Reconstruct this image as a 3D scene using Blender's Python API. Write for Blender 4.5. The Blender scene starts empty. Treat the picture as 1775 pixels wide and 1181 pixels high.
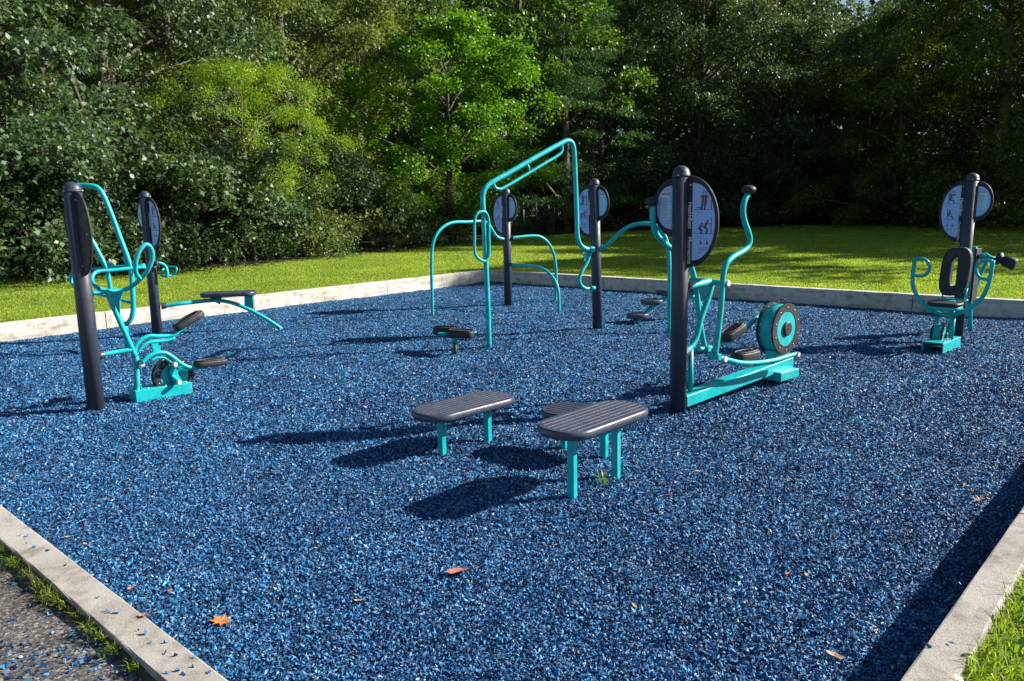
import bpy, math, random
import numpy as np
from mathutils import Vector, Matrix
rng=np.random.default_rng(7); random.seed(7)
SC=bpy.context.scene
COL=SC.collection

# ------------------------------------------------------------------ camera
CX,CY,FPX,HC=887.5,590.5,1377.5,1.65
PIT,ROL=.17257,-.02194
_f=Vector((0,math.cos(PIT),-math.sin(PIT))); _u=Vector((0,math.sin(PIT),math.cos(PIT))); _r=Vector((1,0,0))
RT=math.cos(ROL)*_r+math.sin(ROL)*_u; UP=-math.sin(ROL)*_r+math.cos(ROL)*_u; FW=_f
CAMP=Vector((0,0,HC))
cam=bpy.data.cameras.new('camera'); camo=bpy.data.objects.new('camera',cam); COL.objects.link(camo)
cam.sensor_width=36; cam.lens=36*FPX/1775; cam.clip_end=2000; cam.clip_start=.05
m=Matrix((RT,UP,-FW)).transposed().to_4x4(); m.translation=CAMP; camo.matrix_world=m
SC.camera=camo
def ray(px,py): return FW*FPX+RT*(px-CX)-UP*(py-CY)
def WY(px,py,Y):                      # point at forward distance Y seen there in the photo
    d=ray(px,py); return CAMP+d*(Y/d.y)
def WZ(px,py,z=0.):
    d=ray(px,py); return CAMP+d*((z-HC)/d.z)
def WP(px,py,o,d,t=0.,n=None):        # point on the upright plane through o along d, shifted by t*n
    n=n or (d[1],-d[0])
    ox,oy=o[0]+n[0]*t,o[1]+n[1]*t
    q=ray(px,py); N=(-d[1],d[0])
    k=((ox)*N[0]+(oy)*N[1])/(q.x*N[0]+q.y*N[1]); return CAMP+q*k

# ------------------------------------------------------------------ materials
def mat(name,base=(.5,.5,.5),rough=.6,spec=.5,metal=0.,build=None):
    M=bpy.data.materials.new(name); M.use_nodes=True; nt=M.node_tree; b=nt.nodes['Principled BSDF']
    b.inputs['Base Color'].default_value=(*base,1); b.inputs['Roughness'].default_value=rough
    b.inputs['Specular IOR Level'].default_value=spec; b.inputs['Metallic'].default_value=metal
    if build: build(nt,b)
    return M
def nd(nt,t,**k):
    n=nt.nodes.new(t)
    for a,v in k.items(): setattr(n,a,v)
    return n
def coords(nt,scale=1.,world=True):
    g=nd(nt,'ShaderNodeNewGeometry'); mp=nd(nt,'ShaderNodeMapping'); mp.inputs['Scale'].default_value=(scale,)*3 if not isinstance(scale,tuple) else scale
    nt.links.new(g.outputs['Position'],mp.inputs['Vector']); return mp.outputs[0]
def noise(nt,vec,sc,det=4,rough=.55):
    n=nd(nt,'ShaderNodeTexNoise'); n.inputs['Scale'].default_value=sc; n.inputs['Detail'].default_value=det; n.inputs['Roughness'].default_value=rough
    nt.links.new(vec,n.inputs['Vector']); return n.outputs['Fac']
def ramp(nt,fac,stops,interp='LINEAR'):
    r=nd(nt,'ShaderNodeValToRGB'); e=r.color_ramp; e.interpolation=interp
    while len(e.elements)<len(stops): e.elements.new(.5)
    for i,(p,c) in enumerate(stops):
        e.elements[i].position=p; e.elements[i].color=(*c,1)
    nt.links.new(fac,r.inputs[0]); return r.outputs[0]
def mix(nt,fac,a,b,mode='MIX'):
    x=nd(nt,'ShaderNodeMix',data_type='RGBA',blend_type=mode)
    for i,v in ((0,fac),(6,a),(7,b)):
        if hasattr(v,'links') or hasattr(v,'is_linked'): nt.links.new(v,x.inputs[i])
        else: x.inputs[i].default_value=v if i==0 else (*v,1)
    return x.outputs[2]
def bump(nt,b,h,dist,strength=1.):
    n=nd(nt,'ShaderNodeBump'); n.inputs['Distance'].default_value=dist; n.inputs['Strength'].default_value=strength
    nt.links.new(h,n.inputs['Height']); nt.links.new(n.outputs[0],b.inputs['Normal']); return n

def paint(c,var=.12,rough=.35,bmp=.0004):
    def f(nt,b):
        v=coords(nt); n=noise(nt,v,9,5)
        a=tuple(x*(1-var) for x in c); d=tuple(min(1,x*(1+var)+.003) for x in c)
        nt.links.new(ramp(nt,n,[(.3,a),(.7,d)]),b.inputs['Base Color'])
        n2=noise(nt,v,30,5); r=nd(nt,'ShaderNodeMapRange'); r.inputs[1].default_value=.3;r.inputs[2].default_value=.7; r.inputs[3].default_value=rough-.08; r.inputs[4].default_value=rough+.18
        nt.links.new(n2,r.inputs[0]); nt.links.new(r.outputs[0],b.inputs['Roughness'])
        bump(nt,b,noise(nt,v,260,2),bmp)
    return f
def worn(nt,b):
    v=coords(nt); paint((.0,.365,.385),.16,.36,.0005)(nt,b)
    src=b.inputs['Base Color'].links[0].from_socket
    dust=noise(nt,v,3.2,6,.65); c=mix(nt,ramp(nt,dust,[(.5,(0,0,0)),(.75,(.4,.4,.4))]),src,(.12,.36,.36))
    chip=noise(nt,v,75,3,.6); c=mix(nt,ramp(nt,chip,[(.70,(0,0,0)),(.73,(.75,.75,.75))]),c,(.05,.10,.10))
    nt.links.new(c,b.inputs['Base Color'])
TEAL=mat('teal_powder_coat',build=worn,spec=.45)
DARK=mat('dark_post_paint',build=paint((.031,.035,.054),.15,.42,.0006),spec=.5)
BLACK=mat('black_moulded_rubber',build=paint((.018,.018,.024),.25,.5,.001),spec=.4)
PANELB=mat('charcoal_panel',build=paint((.02,.019,.028),.15,.55,.0006),spec=.35)
BOARD=mat('coated_step_board',build=paint((.043,.049,.078),.2,.36,.0004),spec=.5)
SILVER=mat('cap_silver',build=paint((.62,.62,.6),.1,.35),metal=.3)
STEEL=mat('rusty_steel',build=paint((.09,.06,.045),.4,.6))
WHITEP=mat('panel_white',build=paint((.27,.42,.78),.04,.35,.0001))
LAB=mat('label_pale_blue',build=paint((.36,.62,.74),.05,.4,.0001))
ORANGE=mat('label_orange',build=paint((.55,.16,.05),.05,.4,.0001))
INK=mat('ink_dark',build=paint((.03,.03,.05),.1,.5,.0001))
INKG=mat('ink_grey',build=paint((.16,.2,.24),.1,.5,.0001))
REDI=mat('ink_red',build=paint((.25,.025,.05),.1,.5,.0001))
LET=mat('letter_white',build=paint((.8,.8,.8),.03,.4,.0001))

def conc(nt,b):
    v=coords(nt); a=noise(nt,v,1.7,6,.6); f=noise(nt,v,170,4,.85); c=noise(nt,v,9,6,.65)
    col=ramp(nt,a,[(.25,(.42,.385,.34)),(.5,(.56,.52,.46)),(.75,(.64,.60,.54))])
    col=mix(nt,.55,col,ramp(nt,c,[(.34,(.4,.36,.31)),(.5,(1,1,1))]),'MULTIPLY')
    col=mix(nt,.75,col,ramp(nt,f,[(.34,(.35,.33,.31)),(.47,(.9,.9,.9)),(.62,(1.3,1.3,1.3))]),'MULTIPLY')
    st=noise(nt,coords(nt,(1.3,1.3,16)),1.4,4); col=mix(nt,.5,col,ramp(nt,st,[(.34,(.45,.39,.33)),(.48,(1,1,1))]),'MULTIPLY')
    nt.links.new(col,b.inputs['Base Color']); b.inputs['Roughness'].default_value=.9; b.inputs['Specular IOR Level'].default_value=.2
    bump(nt,b,f,.003)
CONC=mat('weathered_concrete',build=conc)
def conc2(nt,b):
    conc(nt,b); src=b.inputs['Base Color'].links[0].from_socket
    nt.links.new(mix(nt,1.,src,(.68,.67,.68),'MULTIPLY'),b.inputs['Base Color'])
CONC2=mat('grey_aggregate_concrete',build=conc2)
JOINT=mat('joint_dark',(.05,.045,.04),.9)

BLUE=[(0,(.003,.007,.022)),(.12,(.007,.03,.085)),(.3,(.013,.055,.15)),(.5,(.019,.108,.26)),(.70,(.028,.175,.385)),(.87,(.05,.26,.51)),(.93,(.14,.28,.45)),(.965,(.28,.34,.42)),(.985,(.02,.40,.62)),(1,(.32,.26,.2))]
def mulch(nt,b):
    v=coords(nt); vo=nd(nt,'ShaderNodeTexVoronoi'); vo.inputs['Scale'].default_value=52; nt.links.new(v,vo.inputs['Vector'])
    sep=nd(nt,'ShaderNodeSeparateColor'); nt.links.new(vo.outputs['Color'],sep.inputs[0])
    col=ramp(nt,sep.outputs[0],BLUE,'CONSTANT')
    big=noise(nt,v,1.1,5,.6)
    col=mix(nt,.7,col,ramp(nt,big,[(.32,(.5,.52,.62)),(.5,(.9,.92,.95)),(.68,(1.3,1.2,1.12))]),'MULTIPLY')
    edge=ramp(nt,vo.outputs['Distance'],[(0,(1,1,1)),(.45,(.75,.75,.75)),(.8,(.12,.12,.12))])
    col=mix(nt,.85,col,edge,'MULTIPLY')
    nt.links.new(col,b.inputs['Base Color'])
    g=nd(nt,'ShaderNodeNewGeometry'); s=nd(nt,'ShaderNodeVectorMath',operation='SUBTRACT'); nt.links.new(vo.outputs['Color'],s.inputs[0]); s.inputs[1].default_value=(.5,.5,.5)
    sc=nd(nt,'ShaderNodeVectorMath',operation='SCALE'); nt.links.new(s.outputs[0],sc.inputs[0]); sc.inputs['Scale'].default_value=1.1
    ad=nd(nt,'ShaderNodeVectorMath',operation='ADD'); nt.links.new(g.outputs['Normal'],ad.inputs[0]); nt.links.new(sc.outputs[0],ad.inputs[1])
    no=nd(nt,'ShaderNodeVectorMath',operation='NORMALIZE'); nt.links.new(ad.outputs[0],no.inputs[0])
    nt.links.new(no.outputs[0],b.inputs['Normal']); b.inputs['Roughness'].default_value=.8; b.inputs['Specular IOR Level'].default_value=.2
MULCH=mat('blue_rubber_mulch',build=mulch)
def chips(nt,b):
    g=nd(nt,'ShaderNodeNewGeometry'); col=ramp(nt,g.outputs['Random Per Island'],BLUE,'LINEAR')
    big=noise(nt,coords(nt),1.1,5,.6)
    col=mix(nt,.7,col,ramp(nt,big,[(.32,(.5,.52,.62)),(.5,(.9,.92,.95)),(.68,(1.3,1.2,1.12))]),'MULTIPLY')
    nt.links.new(col,b.inputs['Base Color']); b.inputs['Roughness'].default_value=.55; b.inputs['Specular IOR Level'].default_value=.38
CHIP=mat('blue_rubber_chip',build=chips)
def asph(nt,b):
    v=coords(nt); f=noise(nt,v,130,3,.75); a=noise(nt,v,1.3,5); vo=nd(nt,'ShaderNodeTexVoronoi'); vo.inputs['Scale'].default_value=95; nt.links.new(v,vo.inputs['Vector'])
    sep=nd(nt,'ShaderNodeSeparateColor'); nt.links.new(vo.outputs['Color'],sep.inputs[0])
    col=ramp(nt,sep.outputs[0],[(0,(.045,.04,.037)),(.5,(.11,.10,.092)),(.85,(.20,.182,.168)),(1,(.38,.35,.32))])
    col=mix(nt,.8,col,ramp(nt,a,[(.38,(.42,.38,.36)),(.5,(1,1,1))]),'MULTIPLY')
    nt.links.new(col,b.inputs['Base Color']); b.inputs['Roughness'].default_value=.85; b.inputs['Specular IOR Level'].default_value=.25
    bump(nt,b,f,.006)
ASPH=mat('old_asphalt',build=asph)
def lawn(nt,b):
    v=coords(nt); a=noise(nt,v,.35,5,.6); c=noise(nt,v,2.3,6,.7); f=noise(nt,coords(nt,(1,1,1)),38,4,.8)
    col=ramp(nt,a,[(.3,(.135,.215,.025)),(.55,(.20,.28,.03)),(.75,(.29,.33,.045))])
    col=mix(nt,.6,col,ramp(nt,c,[(.3,(.6,.7,.6)),(.5,(1,1,1)),(.72,(1.35,1.2,1.1))]),'MULTIPLY')
    col=mix(nt,.9,col,ramp(nt,f,[(.32,(.3,.38,.3)),(.5,(.95,.95,.9)),(.7,(1.7,1.55,1.3))]),'MULTIPLY')
    nt.links.new(col,b.inputs['Base Color']); b.inputs['Roughness'].default_value=.8; b.inputs['Specular IOR Level'].default_value=.2
    bump(nt,b,f,.03)
LAWN=mat('mown_lawn',build=lawn)
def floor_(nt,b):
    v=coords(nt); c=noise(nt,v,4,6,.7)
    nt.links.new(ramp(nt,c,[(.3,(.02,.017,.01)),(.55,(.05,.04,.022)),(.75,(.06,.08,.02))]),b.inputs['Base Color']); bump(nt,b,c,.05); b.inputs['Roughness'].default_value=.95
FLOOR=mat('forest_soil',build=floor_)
def leafmat(name,stops,rough=.45,spec=.5,trans=.35,tcol=None):
    M=bpy.data.materials.new(name); M.use_nodes=True; nt=M.node_tree; b=nt.nodes['Principled BSDF']; out=nt.nodes['Material Output']
    g=nd(nt,'ShaderNodeNewGeometry'); oi=nd(nt,'ShaderNodeObjectInfo')
    col=ramp(nt,g.outputs['Random Per Island'],stops)
    v=coords(nt); cl=noise(nt,v,.55,4,.6)
    col=mix(nt,.8,col,ramp(nt,cl,[(.3,(.6,.68,.7)),(.5,(1,1,1)),(.72,(1.45,1.3,.95))]),'MULTIPLY')
    nt.links.new(col,b.inputs['Base Color']); b.inputs['Roughness'].default_value=rough; b.inputs['Specular IOR Level'].default_value=spec
    t=nd(nt,'ShaderNodeBsdfTranslucent'); tc=mix(nt,1.,col,tcol or (1.5,1.6,.55),'MULTIPLY'); nt.links.new(tc,t.inputs[0])
    mx=nd(nt,'ShaderNodeMixShader'); mx.inputs[0].default_value=trans
    nt.links.new(b.outputs[0],mx.inputs[1]); nt.links.new(t.outputs[0],mx.inputs[2]); nt.links.new(mx.outputs[0],out.inputs[0]); return M
L_OAK=leafmat('oak_leaf',[(0,(.03,.065,.03)),(.5,(.075,.13,.058)),(.93,(.115,.17,.085)),(1,(.17,.16,.06))],.5,.55,.28)
L_LOC=leafmat('locust_leaf',[(0,(.07,.16,.012)),(.5,(.16,.30,.018)),(.85,(.30,.38,.022)),(1,(.33,.26,.02))],.45,.5,.42)
L_PAL=leafmat('pale_leaf',[(0,(.06,.10,.028)),(.5,(.12,.18,.045)),(.85,(.20,.24,.075)),(1,(.24,.2,.09))],.5,.45,.34)
L_MAP=leafmat('maple_leaf',[(0,(.045,.12,.010)),(.5,(.10,.24,.014)),(.9,(.18,.33,.018)),(1,(.2,.25,.03))],.42,.55,.4)
L_TAL=leafmat('tall_tree_leaf',[(0,(.045,.10,.014)),(.5,(.09,.19,.025)),(.9,(.17,.28,.04)),(1,(.25,.26,.06))],.45,.5,.36)
L_DRK=leafmat('shade_leaf',[(0,(.04,.075,.03)),(.5,(.085,.14,.054)),(.95,(.16,.22,.09)),(1,(.11,.08,.03))],.38,.6,.22)
L_SHB=leafmat('shaded_shrub_leaf',[(0,(.012,.028,.012)),(.5,(.028,.055,.022)),(.95,(.055,.09,.035)),(1,(.11,.10,.03))],.5,.4,.25)  # shade of the overhanging crowns put into a darker leaf colour for bushes
L_YEL=leafmat('yellowish_leaf',[(0,(.035,.07,.012)),(.5,(.07,.12,.016)),(.9,(.13,.17,.02)),(1,(.25,.2,.03))],.45,.5,.4)
L_PIN=leafmat('pine_needles',[(0,(.02,.06,.018)),(.6,(.045,.11,.025)),(1,(.08,.16,.04))],.5,.4,.25)
L_RUS=leafmat('rusty_leaf',[(0,(.12,.035,.012)),(.6,(.22,.07,.02)),(1,(.3,.12,.04))],.5,.4,.3)
L_GRS=leafmat('grass_blade',[(0,(.14,.22,.012)),(.5,(.20,.295,.032)),(.85,(.31,.38,.042)),(1,(.48,.42,.14))],.5,.35,.45)
L_WEED=leafmat('broad_weed_leaf',[(0,(.07,.15,.015)),(.6,(.13,.24,.02)),(1,(.18,.28,.04))],.35,.6,.3)
def bark(nt,b):
    v=coords(nt,(7,7,1.5)); n=noise(nt,v,2,6,.7); nt.links.new(ramp(nt,n,[(.3,(.045,.035,.028)),(.7,(.16,.13,.10))]),b.inputs['Base Color']); bump(nt,b,n,.04); b.inputs['Roughness'].default_value=.9
BARK=mat('tree_bark',build=bark)
def dryl(c1,c2):
    def f(nt,b):
        n=noise(nt,coords(nt),60,4); nt.links.new(ramp(nt,n,[(.3,c1),(.7,c2)]),b.inputs['Base Color']); b.inputs['Roughness'].default_value=.6; bump(nt,b,n,.002)
    return f
DRY_O=mat('dry_leaf_orange',build=dryl((.45,.14,.03),(.62,.24,.06)))
DRY_R=mat('dry_leaf_russet',build=dryl((.26,.08,.05),(.42,.16,.11)))
DRY_B=mat('dry_leaf_tan',build=dryl((.3,.18,.1),(.5,.34,.2)))
WIRE=mat('fence_wire',(.13,.14,.13),.5,.4,.3)

# ------------------------------------------------------------------ mesh builder
class MB:
    def __init__(s): s.v=[]; s.f=[]; s.sm=[]
    def add(s,vs,fs,smooth=False):
        k=len(s.v); s.v+= [tuple(v) for v in vs]; s.f+=[tuple(i+k for i in f) for f in fs]; s.sm+=[smooth]*len(fs); return s
    def caps(s,nv,res):
        k=len(s.v)-nv; s.f+=[tuple(range(k,k+res))[::-1],tuple(range(k+nv-res,k+nv))]; s.sm+=[False,False]
    def tube(s,pts,r,res=12,closed=False,sub=6,cap=True,raw=False,flat=1.):
        P=[Vector(p) for p in pts]; R=list(r) if isinstance(r,(list,tuple)) else [r]*len(P)
        if len(P)>2 and not raw:
            Q=[];RR=[]; n=len(P); rg=range(n if closed else n-1)
            for i in rg:
                a=P[(i-1)%n] if closed or i>0 else P[0]*2-P[1]; b=P[i]; c=P[(i+1)%n]; d=P[(i+2)%n] if closed or i+2<n else P[-1]*2-P[-2]
                # centripetal-ish: scale tangents by the local segment so uneven spacing stays tidy
                lb=(c-b).length; m1=(c-a)*(lb/max(1e-6,(b-a).length+lb)); m2=(d-b)*(lb/max(1e-6,(d-c).length+lb))
                for k in range(sub):
                    t=k/sub; t2=t*t; t3=t2*t
                    Q.append(b*(2*t3-3*t2+1)+m1*(t3-2*t2+t)+c*(-2*t3+3*t2)+m2*(t3-t2)); RR.append(R[i]*(1-t)+R[(i+1)%n]*t)
            if not closed: Q.append(P[-1]); RR.append(R[-1])
            P,R=Q,RR
        n=len(P); vs=[];T=[]
        for i in range(n):
            a=P[(i-1)%n] if closed or i>0 else P[i]; b=P[(i+1)%n] if closed or i<n-1 else P[i]
            T.append((b-a).normalized())
        u=T[0].orthogonal().normalized()
        for i in range(n):
            u=(u-T[i]*u.dot(T[i])).normalized(); w=T[i].cross(u)
            for k in range(res):
                a=2*math.pi*k/res; vs.append(P[i]+(u*math.cos(a)+w*math.sin(a)*flat)*R[i])
        fs=[]
        for i in range(n if closed else n-1):
            j=(i+1)%n
            for k in range(res): fs.append((i*res+k,i*res+(k+1)%res,j*res+(k+1)%res,j*res+k))
        s.add(vs,fs,True)
        if cap and not closed: s.caps(len(vs),res)
        return s
    def box(s,c,ax,ay,az,bev=.004):     # centre and three half-extent vectors, chamfered edges
        c=Vector(c);A=[Vector(a) for a in (ax,ay,az)]; L=[a.length for a in A]; U=[a.normalized() for a in A]
        bev=min(bev,min(L)*.45); vs=[];idx={}
        for sx in (-1,1):
            for sy in (-1,1):
                for sz in (-1,1):
                    sg=(sx,sy,sz)
                    for k in range(3):
                        p=c.copy()
                        for j in range(3): p+=U[j]*sg[j]*(L[j]-(0 if j==k else bev))
                        idx[(sg,k)]=len(vs); vs.append(p)
        fs=[]
        for k in range(3):
            a,b=[j for j in range(3) if j!=k]
            for sg in (-1,1):
                q=[]
                for (sa,sb) in ((-1,-1),(1,-1),(1,1),(-1,1)):
                    t=[0,0,0];t[k]=sg;t[a]=sa;t[b]=sb; q.append(idx[(tuple(t),k)])
                fs.append(tuple(q))
        for k in range(3):      # edges along axis k
            a,b=[j for j in range(3) if j!=k]
            for sa in (-1,1):
                for sb in (-1,1):
                    t0=[0,0,0];t0[a]=sa;t0[b]=sb;t1=t0[:];t0[k]=-1;t1[k]=1;t0=tuple(t0);t1=tuple(t1)
                    fs.append((idx[(t0,a)],idx[(t1,a)],idx[(t1,b)],idx[(t0,b)]))
        for sx in (-1,1):
            for sy in (-1,1):
                for sz in (-1,1):
                    fs.append(tuple(idx[((sx,sy,sz),k)] for k in range(3)))
        s.add(vs,fs); return s
    def lathe(s,o,ax,prof,res=24,ring=False):      # profile [(r,h)] round axis ax from o
        o=Vector(o);ax=Vector(ax).normalized();u=ax.orthogonal().normalized();w=ax.cross(u);vs=[];fs=[]
        for r,h in prof:
            for k in range(res):
                a=2*math.pi*k/res; vs.append(o+ax*h+(u*math.cos(a)+w*math.sin(a))*r)
        for i in range(len(prof)-1):
            for k in range(res): fs.append((i*res+k,i*res+(k+1)%res,(i+1)*res+(k+1)%res,(i+1)*res+k))
        if ring:
            m=len(prof)-1
            for k in range(res): fs.append((m*res+k,m*res+(k+1)%res,(k+1)%res,k))
            s.add(vs,fs,False); return s
        s.add(vs,fs,False); s.caps(len(vs),res); return s
    def prism(s,o,U,V,W,pts,h0,h1,bev=0.):  # outline pts (u,v) extruded along W between h0,h1
        o=Vector(o);U=Vector(U);V=Vector(V);W=Vector(W); n=len(pts)
        rings=[]
        cx=sum(p[0] for p in pts)/n; cy=sum(p[1] for p in pts)/n
        def ring(h,ins):
            out=[]
            for (x,y) in pts:
                dx,dy=x-cx,y-cy;l=math.hypot(dx,dy) or 1
                x2,y2=x-dx/l*ins,y-dy/l*ins; out.append(o+U*x2+V*y2+W*h)
            return out
        lv=[(h0,bev),(h0+bev,bev*.3) ,(h0+2*bev,0),(h1-2*bev,0),(h1-bev,bev*.3),(h1,bev)] if bev else [(h0,0),(h1,0)]
        vs=[];fs=[]
        for h,i in lv: vs+=ring(h,i)
        for i in range(len(lv)-1):
            for k in range(n): fs.append((i*n+k,i*n+(k+1)%n,(i+1)*n+(k+1)%n,(i+1)*n+k))
        s.add(vs,fs,bev>0); s.caps(len(vs),n); return s
    def ball(s,c,r,sc=(1,1,1),axes=None,n=14):
        c=Vector(c);A=axes or (Vector((1,0,0)),Vector((0,1,0)),Vector((0,0,1)));vs=[];fs=[]
        for i in range(n+1):
            th=math.pi*i/n
            for k in range(n*2):
                ph=math.pi*k/n
                vs.append(c+A[0]*(r*sc[0]*math.sin(th)*math.cos(ph))+A[1]*(r*sc[1]*math.sin(th)*math.sin(ph))+A[2]*(r*sc[2]*math.cos(th)))
        for i in range(n):
            for k in range(2*n): fs.append((i*2*n+k,(i+1)*2*n+k,(i+1)*2*n+(k+1)%(2*n),i*2*n+(k+1)%(2*n)))
        s.add(vs,fs,True); return s
def prop(o,label=None,cat=None,group=None,kind=None):
    for k,v in (('label',label),('category',cat),('group',group),('kind',kind)):
        if v: o[k]=v
    return o
def base_of(o):
    p=Vector((0,0,0))
    while o is not None: p+=o.location; o=o.parent
    return p
def islands(mb):
    p=list(range(len(mb.v)))
    def fd(i):
        while p[i]!=i: p[i]=p[p[i]]; i=p[i]
        return i
    for f in mb.f:
        a=fd(f[0])
        for j in f[1:]: p[fd(j)]=a
    G={}
    for k,f in enumerate(mb.f): G.setdefault(fd(f[0]),[]).append(k)
    out=[]
    for ks in G.values():
        q=MB(); mp={}
        for k in ks:
            ff=[]
            for i in mb.f[k]:
                if i not in mp: mp[i]=len(q.v); q.v.append(mb.v[i])
                ff.append(mp[i])
            q.f.append(tuple(ff)); q.sm.append(mb.sm[k])
        out.append(q)
    return out
SPLIT={'clamp','bolt','rivet','pivot_cap','link_cap','cap'}
def obj(name,mb,m,parent=None,loc=None,fix=True):
    if name in SPLIT:
        for q in islands(mb): o=obj_(name,q,m,parent,loc,fix)
        return o
    return obj_(name,mb,m,parent,loc,fix)
def obj_(name,mb,m,parent=None,loc=None,fix=True):
    # verts are world coordinates; they are stored relative to the object's own place
    if loc is None: loc=base_of(parent) if parent else Vector((0,0,0))
    loc=Vector(loc)
    me=bpy.data.meshes.new(name); me.from_pydata([tuple(Vector(v)-loc) for v in mb.v],[],mb.f)
    me.polygons.foreach_set('use_smooth',mb.sm)
    if fix:
        import bmesh
        bm=bmesh.new(); bm.from_mesh(me); bmesh.ops.recalc_face_normals(bm,faces=bm.faces); bm.to_mesh(me); bm.free()
    me.materials.append(m); me.update()
    o=bpy.data.objects.new(name,me); COL.objects.link(o)
    if parent: o.parent=parent; o.location=loc-base_of(parent)
    else: o.location=loc
    return o
def thing(name,loc,label,cat,group=None):
    o=bpy.data.objects.new(name,None); COL.objects.link(o); o.location=Vector(loc); o.empty_display_size=.1
    return prop(o,label,cat,group)
def arr_mesh(name,V,F,flat=False):
    V=np.asarray(V,dtype=np.float32); F=np.asarray(F,dtype=np.int32); me=bpy.data.meshes.new(name)
    me.vertices.add(len(V)); me.vertices.foreach_set('co',V.ravel()); k=F.shape[1]
    me.loops.add(F.size); me.loops.foreach_set('vertex_index',F.ravel())
    me.polygons.add(len(F)); me.polygons.foreach_set('loop_start',np.arange(0,F.size,k,dtype=np.int32)); me.polygons.foreach_set('loop_total',np.full(len(F),k,dtype=np.int32))
    me.polygons.foreach_set('use_smooth',np.full(len(F),not flat))
    me.update(calc_edges=True); return me
def arr_obj(name,V,F,m,parent=None,loc=(0,0,0)):
    me=arr_mesh(name,V,F,m.name=='blue_rubber_chip'); me.materials.append(m); o=bpy.data.objects.new(name,me); COL.objects.link(o)
    if parent: o.parent=parent
    o.location=loc; return o

# ------------------------------------------------------------------ pit frame
E1=Vector((-.677,-.736,0)); E2=Vector((.736,-.677,0)); E1=Vector((-.677,-.736,0)).normalized(); E2=Vector((.736,-.677,0)).normalized()
PF=Vector((-.49,16.85,0)); LU,LV=10.9,11.15; KW=.152; ZL=.24; ZF=.04
def uv(u,v,z=0.): return PF+E1*u+E2*v+Vector((0,0,z))
def to_uv(x,y):
    dx,dy=x-PF.x,y-PF.y; return dx*E1.x+dy*E1.y, dx*E2.x+dy*E2.y
# smooth pseudo-noise for real relief of the mulch
_k=[(rng.uniform(.4,3.2) if _<9 else rng.uniform(5,11),rng.uniform(0,6.28),rng.uniform(0,6.28)) for _ in range(18)]
DENTS=[(-3.52,6.52,.006,.14),(1.29,6.03,.006,.14),(-4.65,10.3,.006,.15),(-.04,12.76,.006,.15),(1.11,10.17,.006,.15),(5.04,8.86,.006,.15),(.60,4.52,-.012,.08),(.32,4.23,-.012,.08),(-.48,5.06,-.012,.08),(-.18,5.35,-.012,.08),
 (.1,3.75,-.022,.35),(-.9,5.9,-.02,.4),(1.2,5.1,-.02,.35),(-.75,8.85,-.03,.3),(2.0,7.7,-.02,.4),(-2.6,6.4,-.025,.35),(3.9,7.8,-.025,.35),(-1.6,4.1,.015,.5),(2.3,5.2,.012,.5),(-.2,10.4,-.02,.5)]
def relief(x,y):
    z=0
    for f,a,p in _k: z=z+np.sin((x*math.cos(a)+y*math.sin(a))*f*2+p)*(.006/f**.6)
    z=z*.75
    for px_,py_,am,wd in DENTS: z=z+am*np.exp(-((x-px_)**2+(y-py_)**2)/wd**2)
    return z
n=221
uu,vv=np.meshgrid(np.linspace(-.02,LU+.02,n),np.linspace(-.02,LV+.02,n),indexing='ij')
X=PF.x+E1.x*uu+E2.x*vv; Y=PF.y+E1.y*uu+E2.y*vv; Z=relief(X,Y)
V=np.stack([X,Y,Z],-1).reshape(-1,3); I=np.arange(n*n).reshape(n,n); F=np.stack([I[:-1,:-1],I[:-1,1:],I[1:,1:],I[1:,:-1]],-1).reshape(-1,4)
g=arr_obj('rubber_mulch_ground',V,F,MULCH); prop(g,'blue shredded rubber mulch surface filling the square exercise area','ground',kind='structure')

# loose chips lying all over the mulch (stuff)
def chip_mesh(x,y,z,size,r):
    N=len(x)
    # irregular flattened shards: 5 vertices, 6 triangles
    t=np.array([[1,0,0],[-.3,.8,.1],[-.9,-.2,0],[.1,-.7,.15],[.05,.1,1.]],float)
    P=np.repeat(t[None],N,0)+r.normal(0,.22,(N,5,3)); P[:,:,2]*=r.uniform(.15,.7,(N,1))
    P[:,:,0]*=r.uniform(.7,1.9,(N,1))
    # random rotation
    q=r.normal(size=(N,4)); q[:,1:3]*=.6; q/=np.linalg.norm(q,axis=1,keepdims=True)
    w,a,b,c=q.T
    R=np.stack([1-2*(b*b+c*c),2*(a*b-c*w),2*(a*c+b*w),2*(a*b+c*w),1-2*(a*a+c*c),2*(b*c-a*w),2*(a*c-b*w),2*(b*c+a*w),1-2*(a*a+b*b)],-1).reshape(N,3,3)
    P=np.einsum('nij,nkj->nki',R,P)*size[:,None,None]*.5
    P+=np.stack([x,y,z],-1)[:,None]
    f=np.array([[0,1,4],[1,2,4],[2,3,4],[3,0,4],[0,3,1],[1,3,2]])
    F=(np.arange(N)[:,None,None]*5+f[None]).reshape(-1,3)
    return P.reshape(-1,3),F
def scatter_view(N,ymin,ymax,power):
    y=ymin*(ymax/ymin)**(rng.uniform(0,1,N)**power)
    x=y*rng.uniform(-.70,.70,N); return x,y
xs,ys=scatter_view(880000,2.0,17.5,1.)
u_,v_=to_uv(xs,ys); k=(u_>.01)&(u_<LU-.01)&(v_>.01)&(v_<LV-.01); xs,ys=xs[k],ys[k]
sz=rng.uniform(.3,1,len(xs))**1.5*.0235*np.clip(ys/5.5,.85,1.12)
Vc,Fc=chip_mesh(xs,ys,relief(xs,ys)+rng.uniform(-.002,.008,len(xs)),sz,rng)
g=arr_obj('rubber_chips',Vc,Fc,CHIP); prop(g,'loose blue shredded rubber chips covering the exercise area','rubber chips',kind='stuff')

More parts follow.
